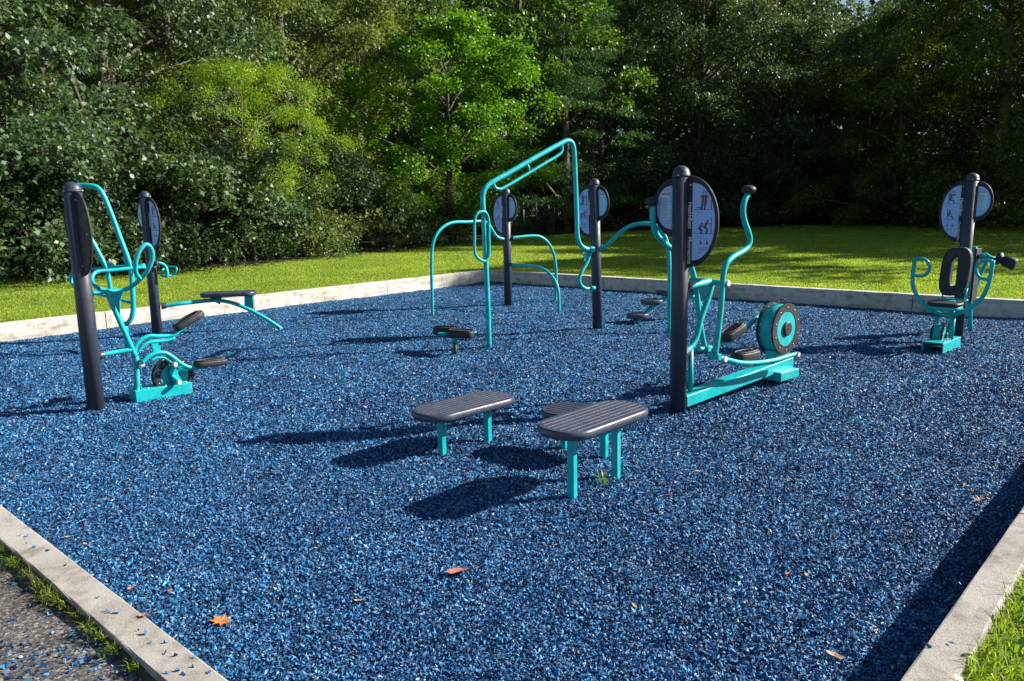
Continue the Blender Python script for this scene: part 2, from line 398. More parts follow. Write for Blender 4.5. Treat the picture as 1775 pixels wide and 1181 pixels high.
# ------------------------------------------------------------------ kerbs
def kerb(name,a,b,out,ztop,zbot,label,joints,m_=None,KW=KW):
    a=Vector(a);b=Vector(b);d=(b-a).normalized();out=Vector(out);L=(b-a).length
    mb=MB(); cuts=[0]+[j for j in joints]+[L]
    for i in range(len(cuts)-1):
        s0,s1=cuts[i]+(.006 if i else 0),cuts[i+1]-(.006 if i<len(cuts)-2 else 0)
        nseg=max(1,int((s1-s0)/.12)); R=.009
        prof=[(0,zbot),(0,ztop-R),(R*.3,ztop-R*.3),(R,ztop),(KW-R,ztop),(KW-R*.3,ztop-R*.3),(KW,ztop-R),(KW,zbot)]
        vs=[];fs=[]
        for k in range(nseg+1):
            s=s0+(s1-s0)*k/nseg
            for j,(o,z) in enumerate(prof):
                w=0 if j in(0,7) else random.uniform(-.0022,.0022)
                vs.append(a+d*s+out*(o+w)+Vector((0,0,z+w)))
        m=len(prof)
        for k in range(nseg):
            for j in range(m-1): fs.append((k*m+j,(k+1)*m+j,(k+1)*m+j+1,k*m+j+1))
        mb.add(vs,fs); mb.add(vs[:m],[tuple(range(m))]); mb.add(vs[-m:],[tuple(range(m))])
    o=obj(name,mb,m_ or CONC); prop(o,label,'kerb',kind='structure')
    mj=MB()
    for j in joints: mj.box(a+d*j+out*(KW/2)+Vector((0,0,(ztop+zbot)/2-.008)),d*.007,out*(KW/2-.006),Vector((0,0,(ztop-zbot)/2-.006)),.001)
    if joints: obj('expansion_joint',mj,JOINT,o)
    return o
kerb('concrete_kerb',uv(-KW,0),uv(LU+1.3,0),-E2,ZL,-.3,'sunlit cream concrete kerb along the rear left side of the blue mulch',[KW+2.7,KW+5.45,KW+7.75])
kerb('concrete_kerb',uv(0,0),uv(0,LV),-E1,ZL,-.3,'shaded grey concrete kerb along the rear right side below the lawn',[2.7,5.53,8.39])
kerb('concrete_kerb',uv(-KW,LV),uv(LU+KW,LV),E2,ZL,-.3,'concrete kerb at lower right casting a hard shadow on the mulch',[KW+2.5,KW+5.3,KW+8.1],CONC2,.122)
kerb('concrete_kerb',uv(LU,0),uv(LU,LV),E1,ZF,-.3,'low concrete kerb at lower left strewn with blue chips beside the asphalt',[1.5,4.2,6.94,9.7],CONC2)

# ------------------------------------------------------------------ ground sheets
def sheet(name,quads,m,label,cat='ground'):
    mb=MB()
    for q in quads: mb.add(q,[tuple(range(len(q)))])
    o=obj(name,mb,m,fix=True); prop(o,label,cat,kind='structure'); return o
zl=ZL-.03
q1=[uv(-90,-KW,zl),uv(LU+8,-KW,zl),uv(LU+8,-90,zl),uv(-90,-90,zl)]
q2=[uv(-90,-KW,zl),uv(-KW,-KW,zl),uv(-KW,LV+.122,zl),uv(-90,LV+.122,zl)]
q3=[uv(-90,LV+.122,zl),uv(LU+KW,LV+.122,zl),uv(LU+KW,90,zl),uv(-90,90,zl)]
sheet('lawn_ground',[q1,q2,q3],LAWN,'mown green lawn around the exercise area reaching the trees')
sheet('asphalt_path',[[uv(LU+KW-.02,-KW,-.008),uv(LU+KW-.02,90,-.008),uv(LU+40,90,-.008),uv(LU+40,-KW,-.008)]],ASPH,'worn grey asphalt path at lower left','path')
TL=[(-60,-2),(-16,14.5),(-10.8,17.2),(-6.8,19.8),(-2.1,28),(2.9,35.5),(14.5,39.5),(20,32.5),(30,28),(60,26)]
fl=[(x,y,zl+.004) for x,y in TL]+[(140,40,zl+.004),(140,160,zl+.004),(-140,160,zl+.004),(-140,-2,zl+.004)]
sheet('forest_floor',[fl],FLOOR,'dark leaf litter soil under the trees')

# ------------------------------------------------------------------ stations
O_=lambda v:Vector((v[0],v[1],0))
def post(parent,pb,pt,Y,r=.0635):
    a=WY(*pb,Y); b=WY(*pt,Y); a.z=min(a.z,0); a=a+(a-b).normalized()*.05
    ax=(b-a).normalized(); L=(b-a).length
    mb=MB(); pr=[(r,0),(r,L-.10)]
    mb.tube([a,b-ax*.075],r,28,sub=1)
    po=obj('post',mb,DARK,parent)
    mc=MB(); mc.lathe(b-ax*.085,ax,[(r+.003,0),(r+.0035,.012),(r+.0025,.02)]+[(max(.002,(r+.0025)*math.cos(t)),.02+.065*math.sin(t)) for t in [x*math.pi/2/9 for x in range(10)]],28)
    for p in range(len(mc.sm)): mc.sm[p]=True
    c=obj('post_cap',mc,DARK,po)
    mr=MB()
    for k in range(2):
        an=-2.1+k*2.6; mr.ball(b-ax*.072+Vector((math.cos(an),math.sin(an),0))*(r+.003),.006,n=6)
    obj('rivet',mr,SILVER,po)
    return a,b,ax
def collar(mb,p,q,r=.03,L=.05):
    d=(Vector(q)-Vector(p)).normalized(); mb.lathe(Vector(p)-d*.012,d,[(r*1.25,0),(r*1.22,L*.55),(r*.95,L)],16)
TXT=[]
def text_mesh(name,s,size,o,U,V,m,parent,W):
    cu=bpy.data.curves.new(name,'FONT'); cu.body=s; cu.size=size; cu.extrude=.0008
    to=bpy.data.objects.new(name,cu); COL.objects.link(to)
    dg=bpy.context.evaluated_depsgraph_get(); dg.update(); me=bpy.data.meshes.new_from_object(to.evaluated_get(dg))
    bpy.data.objects.remove(to); bpy.data.curves.remove(cu)
    b=base_of(parent)
    for v in me.vertices: v.co=Vector(o)+U*v.co.x+V*v.co.y+W*v.co.z-b
    me.materials.clear(); me.materials.append(m); ob=bpy.data.objects.new(name,me); COL.objects.link(ob); ob.parent=parent; return ob
def halfdisc(x0,a,z0,z1,n=26,sk=0.):
    zc=(z0+z1)/2; h=(z1-z0)/2; P=[]
    for i in range(n+1):
        t=-math.pi/2+math.pi*i/n; P.append((x0+a*math.cos(t)**.92 if math.cos(t)>0 else x0, zc+h*math.sin(t)))
    return P
def fig(mb_d,mb_r,P,c,s,kind,flip):   # little exercise pictogram, strokes on the panel
    def st(mb,pts,w):
        for i in range(len(pts)-1):
            a,b=Vector(pts[i]+(0,)),Vector(pts[i+1]+(0,)); d=b-a; n_=Vector((-d.y,d.x,0)).normalized()*w*.5; d=d.normalized()*w*.25
            q=[a-n_-d,b-n_+d,b+n_+d,a+n_-d]; mb.add([P(c[0]+flip*s*p.x,c[1]+s*p.y) for p in q],[(0,1,2,3)])
    D,Rr=mb_d,mb_r
    st(D,[(-.5,0),(.9,0)],.03)
    if kind==0: # standing pair
        for dx in (0,.22): st(D,[(.0+dx,0),(.08+dx,.45)],.13); st(Rr,[(.08+dx,.45),(.12+dx,.82)],.18); st(D,[(.12+dx,.88),(.13+dx,.99)],.12)
        st(D,[(-.35,.12),(-.02,.12)],.06); st(D,[(.75,0),(.75,1.1)],.06)
    elif kind==1: # crouching pair
        for dx,k in ((-.12,.75),(.3,1.)): st(D,[(dx+.1,0),(dx+.18,.3*k),(dx-.05,.42*k)],.11); st(Rr,[(dx-.03,.42*k),(dx+.12,.75*k)],.17); st(D,[(dx+.18,.84*k),(dx+.2,.93*k)],.12); st(Rr,[(dx+.12,.7*k),(dx+.38,.66*k)],.06)
        st(D,[(.75,0),(.75,1.1)],.06)
    elif kind==2: # seated
        st(D,[(-.1,0),(-.1,1.1)],.06); st(D,[(.02,.35),(.35,.32),(.42,0)],.1); st(D,[(.02,.38),(.1,.75)],.16); st(D,[(.12,.83),(.14,.93)],.12); st(D,[(.1,.65),(.35,.55)],.06)
    else: # hanging / stretching
        st(D,[(-.2,0),(.2,.35),(.4,.75)],.09); st(Rr,[(.2,.35),(.42,.6)],.12); st(D,[(.42,.6),(.3,.95)],.05); st(D,[(.35,.3),(.55,0)],.07)
def sign(parent,b,ax,U,N,big,words,pics,front=True):
    """two half-oval wings in one upright plane through the post; U runs to the right as the front is seen, N faces the reader"""
    Zv=ax.normalized(); W=N
    zb0,zb1=-.745,-.085; zs0,zs1=-.515,-.10
    s=1 if big=='R' else -1
    for (sg,z0,z1,a,isbig) in ((s,zb0,zb1,.245,True),(-s,zs0,zs1,.165,False)):
        x0=.045
        out=[(sg*x,z) for x,z in halfdisc(x0,a,z0,z1)]
        mb=MB(); mb.prism(b,U,Zv,W,out,-.012,.004)
        rim=[b+U*x+Zv*z-W*.004 for x,z in out]; mb.tube(rim,.0125,10,sub=2)
        wing=obj('sign_panel',mb,PANELB,parent)
        bolts=MB()
        for (x,z) in ((sg*(x0+.035),z1-.06),(sg*(x0+a-.05),(z0+z1)/2),(sg*(x0+.035),z0+.07)):
            for ww in (.0085,-.0145): bolts.lathe(b+U*x+Zv*z+W*ww,W if ww>0 else -W,[(.0065,-.002),(.0065,.0015),(.004,.003)],10)
        obj('bolt',bolts,SILVER,wing)
        xi=x0+(.052 if isbig else .022)
        face=[(sg*x,z) for x,z in halfdisc(xi,a-(xi-x0)-.016,z0+.045,z1-.045)]
        mf=MB(); mf.prism(b,U,Zv,W,face,.0045,.0065); obj('sign_face',mf,WHITEP,wing)
        P=lambda x,z,h=.0078: b+U*x+Zv*z+W*h
        def rect(mb,x0_,z0_,x1_,z1_,h=.0072): mb.add([P(x0_,z0_,h),P(x1_,z0_,h),P(x1_,z1_,h),P(x0_,z1_,h)],[(0,1,2,3)])
        if isbig:
            D,Rr,Lg=MB(),MB(),MB()
            xc=sg*(xi+(.09 if sg>0 else .085)); f=1
            fig(D,Rr,P,(xc-.02,z0+.42),.105,pics[0],f); fig(D,Rr,P,(xc-.02,z0+.245),.105,pics[1],f)
            for dx in (-.03,.02): rect(D,xc+dx,z0+.165,xc+dx+.016,z0+.185); rect(Lg,xc+dx+.003,z0+.187,xc+dx+.011,z0+.203)
            [rect(Lg,xc-.045+.004*q,z0+.140-.009*q,xc+.04-.008*q,z0+.1435-.009*q) for q in range(3)];[rect(Lg,xc-.05,z0+yy_,xc-.008,z0+yy_+.004) for yy_ in (.395,.218)]; rect(Lg,xc-.045,z0+.105,xc-.012,z0+.108)
            rect(Lg,xc-.03,z1-.158,xc+.035,z1-.135)
            for dx,h in ((-.018,.02),(-.006,.034),(.006,.02),(.018,.03)): rect(Rr,xc+dx,z1-.128,xc+dx+.005,z1-.128+h)
            obj('pictogram',D,INK,wing,fix=False)
            obj('red_pictogram',Rr,REDI,wing,fix=False); obj('caption_lines',Lg,INKG,wing,fix=False)
            # title reads from the top down, letters' tops point away to the right
            if words:
                xt=sg*(x0+.035) ; z=z1-.185
                t=text_mesh('lettering','HealthBeat',.043,P(xt-.016,z,.0055),-Zv,U,LET,wing,W)
                if words!='-': text_mesh('lettering',words,.043 if len(words)<12 else .034,P(xt-.016,z-.255,.0055),-Zv,U,LET,wing,W)
        else:
            x1,x2=(sg*(xi+.02),sg*(xi+.09)); xa,xb=min(x1,x2),max(x1,x2)
            L1=MB(); rect(L1,xa,z1-.30,xb,z1-.115); obj('warning_label',L1,LAB,wing,fix=False)
            L2=MB(); rect(L2,xa,z1-.115,xb,z1-.102); obj('label_header',L2,ORANGE,wing,fix=False)
            L3=MB()
            rr=random.Random(3)
            for i in range(13): rect(L3,xa+.006+.004*rr.random(),z1-.14-.0118*i,xb-.006-.03*rr.random(),z1-.1365-.0118*i,.0085)
            obj('label_text_lines',L3,INKG,wing,fix=False)
UPZ=Vector((0,0,1))

# ---- plyometric step boards
def step_bench(cx,cy,h,ang,label,L=.395,lo=.205):
    U=Vector((math.cos(ang),math.sin(ang),0)); Vv=Vector((-U.y,U.x,0)); c=Vector((cx,cy,0))
    t=thing('step_bench',c,label,'step bench','plyometric step benches')
    w,R=.17,.15
    P=[]
    for (sx,sy,a0) in ((1,1,0),(-1,1,90),(-1,-1,180),(1,-1,270)):
        for i in range(9):
            a=math.radians(a0+90*i/8); P.append((sx*(L-R)+R*math.cos(a),sy*(w-R)+R*math.sin(a)))
    mb=MB(); mb.prism(c,U,Vv,UPZ,P,h-.05,h,.012); bd=obj('board',mb,BOARD,t)
    # shallow raised anti-slip ribs along the top
    rb=MB()
    for i in range(7):
        y=-.126+i*.042; e=L-.035-(max(0,abs(y)-.03)**2)*5.5
        rb.box(c+Vv*y+UPZ*(h+.0006),U*e,Vv*.0016,UPZ*.0022,.0006)
    obj('tread_rib',rb,BOARD,bd)
    for s in (-1,1):
        lm=MB(); lm.box(c+U*s*lo+UPZ*((h-.05)/2-.02),U*.023,Vv*.023,UPZ*((h-.05)/2+.02),.008); lg=obj('leg',lm,TEAL,t)
        pm=MB(); pm.box(c+U*s*lo+UPZ*(h-.060),U*.07,Vv*.055,UPZ*.0035,.001); obj('mounting_plate',pm,TEAL,lg)
step_bench(.460,4.377,.447,math.radians(46.5),'tallest grey ribbed oval bench in front, nearest the camera')
step_bench(-.33,5.205,.328,math.radians(44),'middle height grey ribbed oval bench standing apart at left')
step_bench(.455,5.02,.295,math.radians(-43),'lowest ribbed oval bench mostly hidden behind the tallest bench',.30,.165)

def wheel(parent,c,n,r,th,mrim=.04):
    """drum flywheel: drum, two black side rings, hub; axis n, near face centre c"""
    n=Vector(n).normalized()
    d=MB(); d.lathe(c-n*th,n,[(r-.012,.012),(r-.012,th-.012)],40)
    for i in range(len(d.sm)-2): d.sm[i]=True
    dr=obj('flywheel',d,TEAL,parent)
    for a in (0,-th+.014):
        m_=MB(); m_.lathe(c+n*(a-.014),n,[(r-mrim,0),(r,0),(r,.014),(r-mrim,.014)],40,ring=True); obj('side_ring',m_,BLACK,dr)
        f=MB(); f.lathe(c+n*(a-.012),n,[(r-mrim+.002,.002),(r-mrim+.002,.008)],40); obj('side_plate',f,TEAL,dr)
    h=MB(); h.lathe(c,n,[(r*.28,-.004),(r*.28,.012),(r*.24,.018)],24); h.ball(c+n*.018,r*.03,n=6); obj('hub',h,BLACK,dr)
    b=MB(); u=n.orthogonal().normalized(); w=n.cross(u)
    for k in range(10):
        a=2*math.pi*k/10+.3; b.ball(c+(u*math.cos(a)+w*math.sin(a))*(r-mrim*.5)+n*.001,.0065,n=5)
    for k in range(14):
        a=2*math.pi*k/14; 
        for q in (.03,th-.03): b.ball(c-n*q+(u*math.cos(a)+w*math.sin(a))*(r-.0115),.005,n=4)
    obj('rivet',b,SILVER,dr); return dr
def pedal(parent,c,D,Nn,L=.3,w=.12,h=.045,tilt=0.):
    D=Vector(D).normalized(); D=(D*math.cos(tilt)+UPZ*math.sin(tilt)).normalized(); S=Vector(Nn).normalized(); T=S.cross(D)*-1
    if T.z<0: T=-T
    P=[];n=20
    for i in range(n):
        a=2*math.pi*i/n; x=math.cos(a); y=math.sin(a); P.append((math.copysign(abs(x)**.55,x)*L/2, math.copysign(abs(y)**.6,y)*w/2*(1-.12*math.copysign(abs(x),x))))
    m_=MB(); m_.prism(c,D,S,T,P,-h/2,h/2,.008); o=obj('foot_pedal',m_,BLACK,parent)
    k=MB(); k.tube([Vector(c)+D*(math.cos(a)*(L/2-.012))+S*(math.sin(a)*(w/2-.012))+T*(h/2+.004) for a in [math.radians(x) for x in range(30,331,20)]],.009,8,sub=2); 
    for i in range(6): k.box(Vector(c)+D*(-L*.3+i*L*.12)+T*(h/2+.001),D*.004,S*w*.36,T*.003,.001)
    obj('pedal_rim',k,BLACK,o); return o

# ---- STATION 5: post with plyometrics sign and elliptical trainer
Y5=6.03
t5=thing('elliptical_trainer',WZ(1175,715),'teal elliptical trainer with big round flywheel on a dark post with a plyometrics sign','exercise machine','outdoor fitness stations')
a5,b5,ax5=post(t5,(1175,715),(1181,287),Y5)
N5=Vector((-.6,-.8,0)).normalized(); U5=Vector((.8,-.6,0)).normalized()
sign(t5,b5,ax5,U5,N5,'R','Plyometrics',(0,1))
D5=(.76,.65); NN5=(.65,-.76); O5=(1.29,6.03)
d5=Vector((.76,.65,0)); n5=Vector((.65,-.76,0))
p5=lambda x,y,t=0.: WP(x,y,O5,D5,t,NN5)
def g5(s,t,z): return Vector((O5[0]+D5[0]*s+NN5[0]*t,O5[1]+D5[1]*s+NN5[1]*t,z))
ra=p5(1191,697,.06)-n5*.06; rb_=p5(1376,628,.06)-n5*.06
mb=MB(); rd=(rb_-ra); rc=(ra+rb_)/2; rn=n5; rup=rd.normalized().cross(rn); rup=rup if rup.z>0 else -rup
mb.box(rc,rd/2,rn*.06,rup*.046,.005); rail=obj('base_rail',mb,TEAL,t5)
mb=MB(); fc=p5(1368,650,.12)-n5*.13; mb.box(fc,d5*.15,n5*.14,UPZ*.04,.005); obj('cross_foot',mb,TEAL,t5)
wc=p5(1364,570,.085); wheel(t5,wc,n5,.225,.165,.072)
sh=MB(); sh.box(wc-n5*.08-UPZ*.24,d5*.12,n5*.05,UPZ*.05,.004); obj('wheel_bracket',sh,TEAL,t5)
sl=MB(); sl.tube([wc-n5*.08+UPZ*.222-d5*.03,wc-n5*.08+UPZ*.245,wc-n5*.05+UPZ*.25+d5*.03,wc-n5*.05+UPZ*.225+d5*.05],.006,8); obj('latch',sl,BLACK,t5)
# frame between the post and rail
fr=MB()
fr.tube([p5(1190,497,0),p5(1210,493,0),p5(1230,488,0)],.027,14)
fr.tube([p5(1235,490,0),p5(1226,522,0),p5(1214,556,0),p5(1208,582,0),p5(1199,600,0),p5(1187,611,0)],.024,14)
fr.tube([p5(1197,606,0),p5(1197,684,0)],.022,14)
fr.box(p5(1198,684,0),d5*.06,n5*.05,UPZ*.006,.002)
fr.prism(p5(1208,496,0),(1,0,0),(0,0,1),(0,1,0),[(0,0),(.10,.01),(.045,-.13)],-.004,.004)
obj('frame',fr,TEAL,t5)
cr=MB(); cc=p5(1233,489,0); cr.tube([cc-n5*.20,cc+n5*.12],.024,14); obj('pivot_shaft',cr,TEAL,t5)
cp=MB(); cp.lathe(p5(1257,491,.2)-n5*.02,n5,[(.026,0),(.026,.05),(.022,.056)],18); obj('shaft_cap',cp,SILVER,t5)
co=MB(); collar(co,p5(1190,496,0),p5(1210,493,0),.033,.055); collar(co,p5(1186,612,0),p5(1199,602,0),.03,.05); obj('clamp',co,DARK,t5)
ha=MB(); hp=[(1240,615),(1245,575),(1250,530),(1252,495),(1255,470),(1260,456),(1270,446),(1287,436),(1296,428),(1300,417),(1297,402),(1291,385),(1288,368),(1290,350),(1296,337)]
ha.tube([p5(x,y,.2) for x,y in hp],.0225,14); h1=obj('handle_arm',ha,TEAL,t5)
kb=MB(); kb.ball(p5(1298,329,.2),.056,(1,1,.62)); obj('handle_knob',kb,BLACK,h1)
ha=MB(); hp=[(1222,606),(1217,580),(1211,540),(1207,500),(1201,472),(1194,456),(1180,442),(1160,428),(1145,415),(1136,402),(1132,385),(1131,358)]
ha.tube([p5(x,y,-.2) for x,y in hp],.0225,14); h2=obj('handle_arm',ha,TEAL,t5)
kb=MB(); kb.ball(p5(1129,350,-.2),.052,(1,1,.68)); obj('handle_knob',kb,BLACK,h2)
lk=MB(); lk.tube([p5(1246,620,.2),p5(1262,624,.2),p5(1285,629,.2),p5(1310,629,.2),p5(1340,625,.2),p5(1365,618,.2),p5(1379,614,.2)],.019,12); l1=obj('pedal_link',lk,TEAL,t5)
cp=MB(); cp.lathe(p5(1254,622,.2)-n5*.01,n5,[(.023,0),(.023,.035)],16); cp.lathe(p5(1380,614,.2),n5,[(.02,0),(.02,.03)],16); obj('link_cap',cp,SILVER,l1)
cp=MB(); cp.tube([p5(1240,618,.2)-n5*.05,p5(1240,618,.2)+n5*.045],.025,14); obj('pivot_sleeve',cp,TEAL,l1)
lk=MB(); lk.tube([p5(1211,605,-.2),p5(1226,604,-.2),p5(1248,596,-.2),p5(1270,586,-.2),p5(1292,571,-.2),p5(1310,552,-.2),p5(1335,530,-.2)],.021,12); l2=obj('pedal_link',lk,TEAL,t5)
cp=MB(); cp.tube([p5(1222,604,-.2)-n5*.05,p5(1222,604,-.2)+n5*.05],.024,14); obj('pivot_sleeve',cp,TEAL,l2)
pedal(l1,p5(1293,617,.13),d5+n5*.15,n5,.27,.125,.07,.03)
pedal(l2,p5(1271,576,-.14),d5+n5*.15,n5,.27,.125,.07,.35)

# ---- STATION 1: stepper with its post seen from behind
O1=(-3.52,6.52); Dd=Vector((.75,.66,0)).normalized(); Nd=Vector((.66,-.75,0)).normalized()
t1=thing('stepper_machine',WZ(167,710),'teal stair stepper with looped handlebars on the dark post at far left','exercise machine','outdoor fitness stations')
a1,b1,ax1=post(t1,(167,710),(124,315),6.52,.068)
sign(t1,b1,ax1,Vector((-.74,.67,0)),Vector((.67,.74,0)),'L','-',(3,3))
p1=lambda x,y,t=0.: WP(x,y,O1,(Dd.x,Dd.y),t-.08,(Nd.x,Nd.y))
mb=MB(); bc=(WZ(235,700)+WZ(337,687))/2; bc=WZ(286,689)-Nd*.10+UPZ*.045
mb.box(bc,Dd*.245,Nd*.105,UPZ*.055,.006); obj('base_box',mb,TEAL,t1)
bt=MB()
for s in (-.21,-.13,.02,.1,.2):
    for q in (-.085,.085): bt.lathe(bc+Dd*s+Nd*q+UPZ*.054,UPZ,[(.009,0),(.009,.006),(.005,.009)],8)
obj('bolt',bt,SILVER,t1)
fr=MB()
fr.tube([p1(186,507),p1(209,560),p1(236,621)],.023,14)
fr.tube([p1(236,618),p1(237,650),p1(239,682)],.024,14)
fr.tube([p1(172,616),p1(200,611),p1(229,606)],.021,14)
fr.prism(p1(189,508),(1,0,0),(0,0,1),(0,1,0),[(0,0),(.125,.01),(.085,-.07),(.075,-.19),(.06,-.16)],-.005,.005)
fr.prism(p1(239,680),(1,0,0),(0,0,1),(0,1,0),[(.02,.09),(.055,-.01),(-.055,-.01),(-.02,.09)],-.004,.004)
obj('frame',fr,TEAL,t1)
hb=MB(); pts=[(153,509,0),(180,506,0),(212,503,0),(226,498,.05),(243,484,.13),(257,467,.2),(264,447,.24),(262,431,.26),(254,424,.27),(245,430,.27),(238,443,.26),(235,458,.24),(236,474,.2),(243,483,.15)]
hb.tube([p1(x,y,t) for x,y,t in pts],.0185,14); h=obj('handlebar',hb,TEAL,t1)
hb=MB(); pts=[(200,504,-.02),(181,503,-.06),(167,497,-.008),(160,488,-.14),(161,477,-.18),(169,471,-.2),(190,469,-.2),(220,466,-.2),(252,463,-.2)]
hb.tube([p1(x,y,t) for x,y,t in pts],.0165,14); obj('handlebar',hb,TEAL,t1)
co=MB(); collar(co,p1(150,510),p1(180,506),.031,.06); collar(co,p1(170,617),p1(200,611),.031,.06); obj('clamp',co,DARK,t1)
wheel(t1,p1(303,652,.03),Nd,.172,.10,.05)
cw=MB(); wn=p1(303,652,.03)
cw.tube([p1(303,633,.10),p1(298,650,.05),p1(310,662,.10)],.02,10); cw.prism(p1(303,648,.05),Dd,UPZ,Nd,[(-.05,.1),(.05,.1),(.02,0),(.06,-.09),(-.03,-.09),(-.03,0)],0,.02)
obj('crank',cw,TEAL,t1)
cp=MB()
for (x,y,t) in ((246,632,.06),(303,632,.12),(310,663,.12)): cp.lathe(p1(x,y,t),Nd,[(.021,-.02),(.021,.02),(.017,.026)],16)
obj('pivot_cap',cp,SILVER,t1)
la=MB(); pa=[(246,629),(258,618),(272,612),(286,612),(299,619),(312,629),(325,636),(340,638),(358,636)]
la.tube([p1(x,y,.08) for x,y in pa],.0185,12); pb_=[(262,625),(274,620),(286,621),(298,629),(312,638),(326,642)]
la.tube([p1(x,y,.07) for x,y in pb_],.013,10); la.prism(p1(270,606,.05),Dd,UPZ,Nd,[(-.03,.03),(.04,.03),(.03,-.05),(-.02,-.05)],-.02,.02)
l1=obj('pedal_arm',la,TEAL,t1); pedal(l1,p1(366,629,.08),Dd,Nd,.31,.125,.05,-.04)
la=MB(); pa=[(233,612),(236,600),(245,589),(258,583),(275,583),(293,582),(304,579),(313,572),(321,567)]
la.tube([p1(x,y,-.008) for x,y in pa],.0185,12); pb_=[(240,610),(248,600),(258,594),(275,592),(290,590),(303,586)]
la.tube([p1(x,y,-.008) for x,y in pb_],.015,10); la.prism(p1(268,592,-.008),Dd,UPZ,Nd,[(-.05,.02),(.06,.02),(.02,-.04),(-.02,-.04)],-.006,.006)
l2=obj('pedal_arm',la,TEAL,t1); pedal(l2,p1(327,556,-.008),Dd,Nd,.30,.125,.055,.42)

# ---- tall pull-down frame behind the stepper
tf=thing('pull_down_frame',(-4.65,9.3,0),'tall teal tube frame with slanting bars standing behind the stepper post','exercise frame','outdoor fitness stations')
yb=9.2
fr=MB()
fr.tube([WY(118,321,yb),WY(150,322,yb),WY(166,324,yb),WY(176,333,yb),WY(190,364,yb),(WY(208,412,yb)),WY(226,462,yb),WY(229,490,yb),WY(231,530,yb),WY(229,548,yb),WY(222,560,yb),WY(214,563,yb)],.028,14)
obj('side_bar',fr,TEAL,tf)
yc=9.45
fr=MB(); fr.tube([WY(112,345,yc),WY(134,372,yc),WY(160,418,yc),WY(183,462,yc),WY(188,480,yc),WY(192,503,yc),WY(200,535,yc),WY(208,553,9.35),WY(214,563,yb)],.026,14); obj('side_bar',fr,TEAL,tf)
fr=MB(); fr.tube([WY(250,460,9.35),WY(200,463,yc),WY(155,467,yc),WY(132,469,yc),WY(123,478,yc),(WY(124,489,yc)),WY(133,497,yc),WY(160,502,yc)],.02,12)
fr.tube([WY(166,509,yc),WY(190,515,9.35),WY(228,525,yb)],.017,10)
for (x,y,Yq) in ((184,464,yc),(226,464,yb)): fr.prism(WY(x,y,Yq),(1,0,0),(0,0,1),(0,1,0),[(-.1,.13),(.18,-.01),(-.02,-.02)],-.004,.004)
obj('cross_bar',fr,TEAL,tf)
fr=MB(); lg=WZ(221,604); fr.tube([WY(214,563,yb),WY(218,570,yb),Vector((lg.x,lg.y,-.05))],.028,14); obj('leg',fr,TEAL,tf)

# ---- STATION 2: post with sit-up bench
Y2=10.3
t2=thing('sit_up_bench_station',WZ(272,580),'dark post with a low flat bench on a curved teal tube, behind the stepper','exercise station','outdoor fitness stations')
a2,b2,ax2=post(t2,(273,580),(250,331),Y2)
sign(t2,b2,ax2,Vector((.80,-.6,0)).normalized(),Vector((-.6,-.8,0)).normalized(),'R','-',(2,2))
bx=MB(); bx.tube([WY(283,531,10.33),WY(310,527,10.4),WY(345,523,10.55),WY(375,521,10.68),WY(402,525,10.72),WY(432,537,10.77),WY(462,553,10.82),WY(489,571,10.87)],.026,14)
P0=WY(358,521,10.66)
for (x0,x1) in ((360,385),(424,438)):
    q=[WY(x0,513,10.68),WY(x1,511,10.70),WY(x1-(4 if x0<400 else -2),(528 if x0<400 else 536),10.72),WY(x0+(14 if x0<400 else 0),(524 if x0<400 else 530),10.7)]
    bx.add([p+Vector((0,-.012,0)) for p in q]+[p+Vector((0,.012,0)) for p in q],[(0,1,2,3),(7,6,5,4),(0,4,5,1),(1,5,6,2),(2,6,7,3),(3,7,4,0)])
bx.tube([WY(360,512,10.68),WY(438,509,10.7)],.014,8)
obj('bench_tube',bx,TEAL,t2)
bc=WY(396,509.5,10.68); bu=Vector((.985,.17,0)).normalized(); bv=Vector((-bu.y,bu.x,0))
P=[]
for (sx,sy,a0) in ((1,1,0),(-1,1,90),(-1,-1,180),(1,-1,270)):
    for i in range(7):
        a=math.radians(a0+90*i/6); P.append((sx*(.36-.12)+.12*math.cos(a),sy*(.15-.12)+.12*math.sin(a)))
mb=MB(); mb.prism(bc,bu,bv,UPZ,P,-.028,.028,.01); obj('bench_board',mb,BOARD,t2)
gp=MB(); gp.tube([WY(264,458,10.25),WY(276,456,10.24),WY(286,461,10.3),WY(290,472,10.3),WY(289,481,10.3)],.02,12)
gp.tube([WY(289,480,10.3),WY(280,478,10.3),WY(279,472,10.3),WY(284,466,10.35)],.014,10); gp.tube([WY(289,478,10.3),WY(300,477,10.35),WY(306,467,10.35),WY(303,463,10.4),WY(290,463,10.4)],.014,10)
obj('grip_handle',gp,TEAL,t2)
co=MB(); collar(co,WY(281,531,10.33),WY(300,528,10.38),.033,.07); collar(co,WY(262,458,10.25),WY(275,456,10.22),.028,.12); obj('clamp',co,DARK,t2)

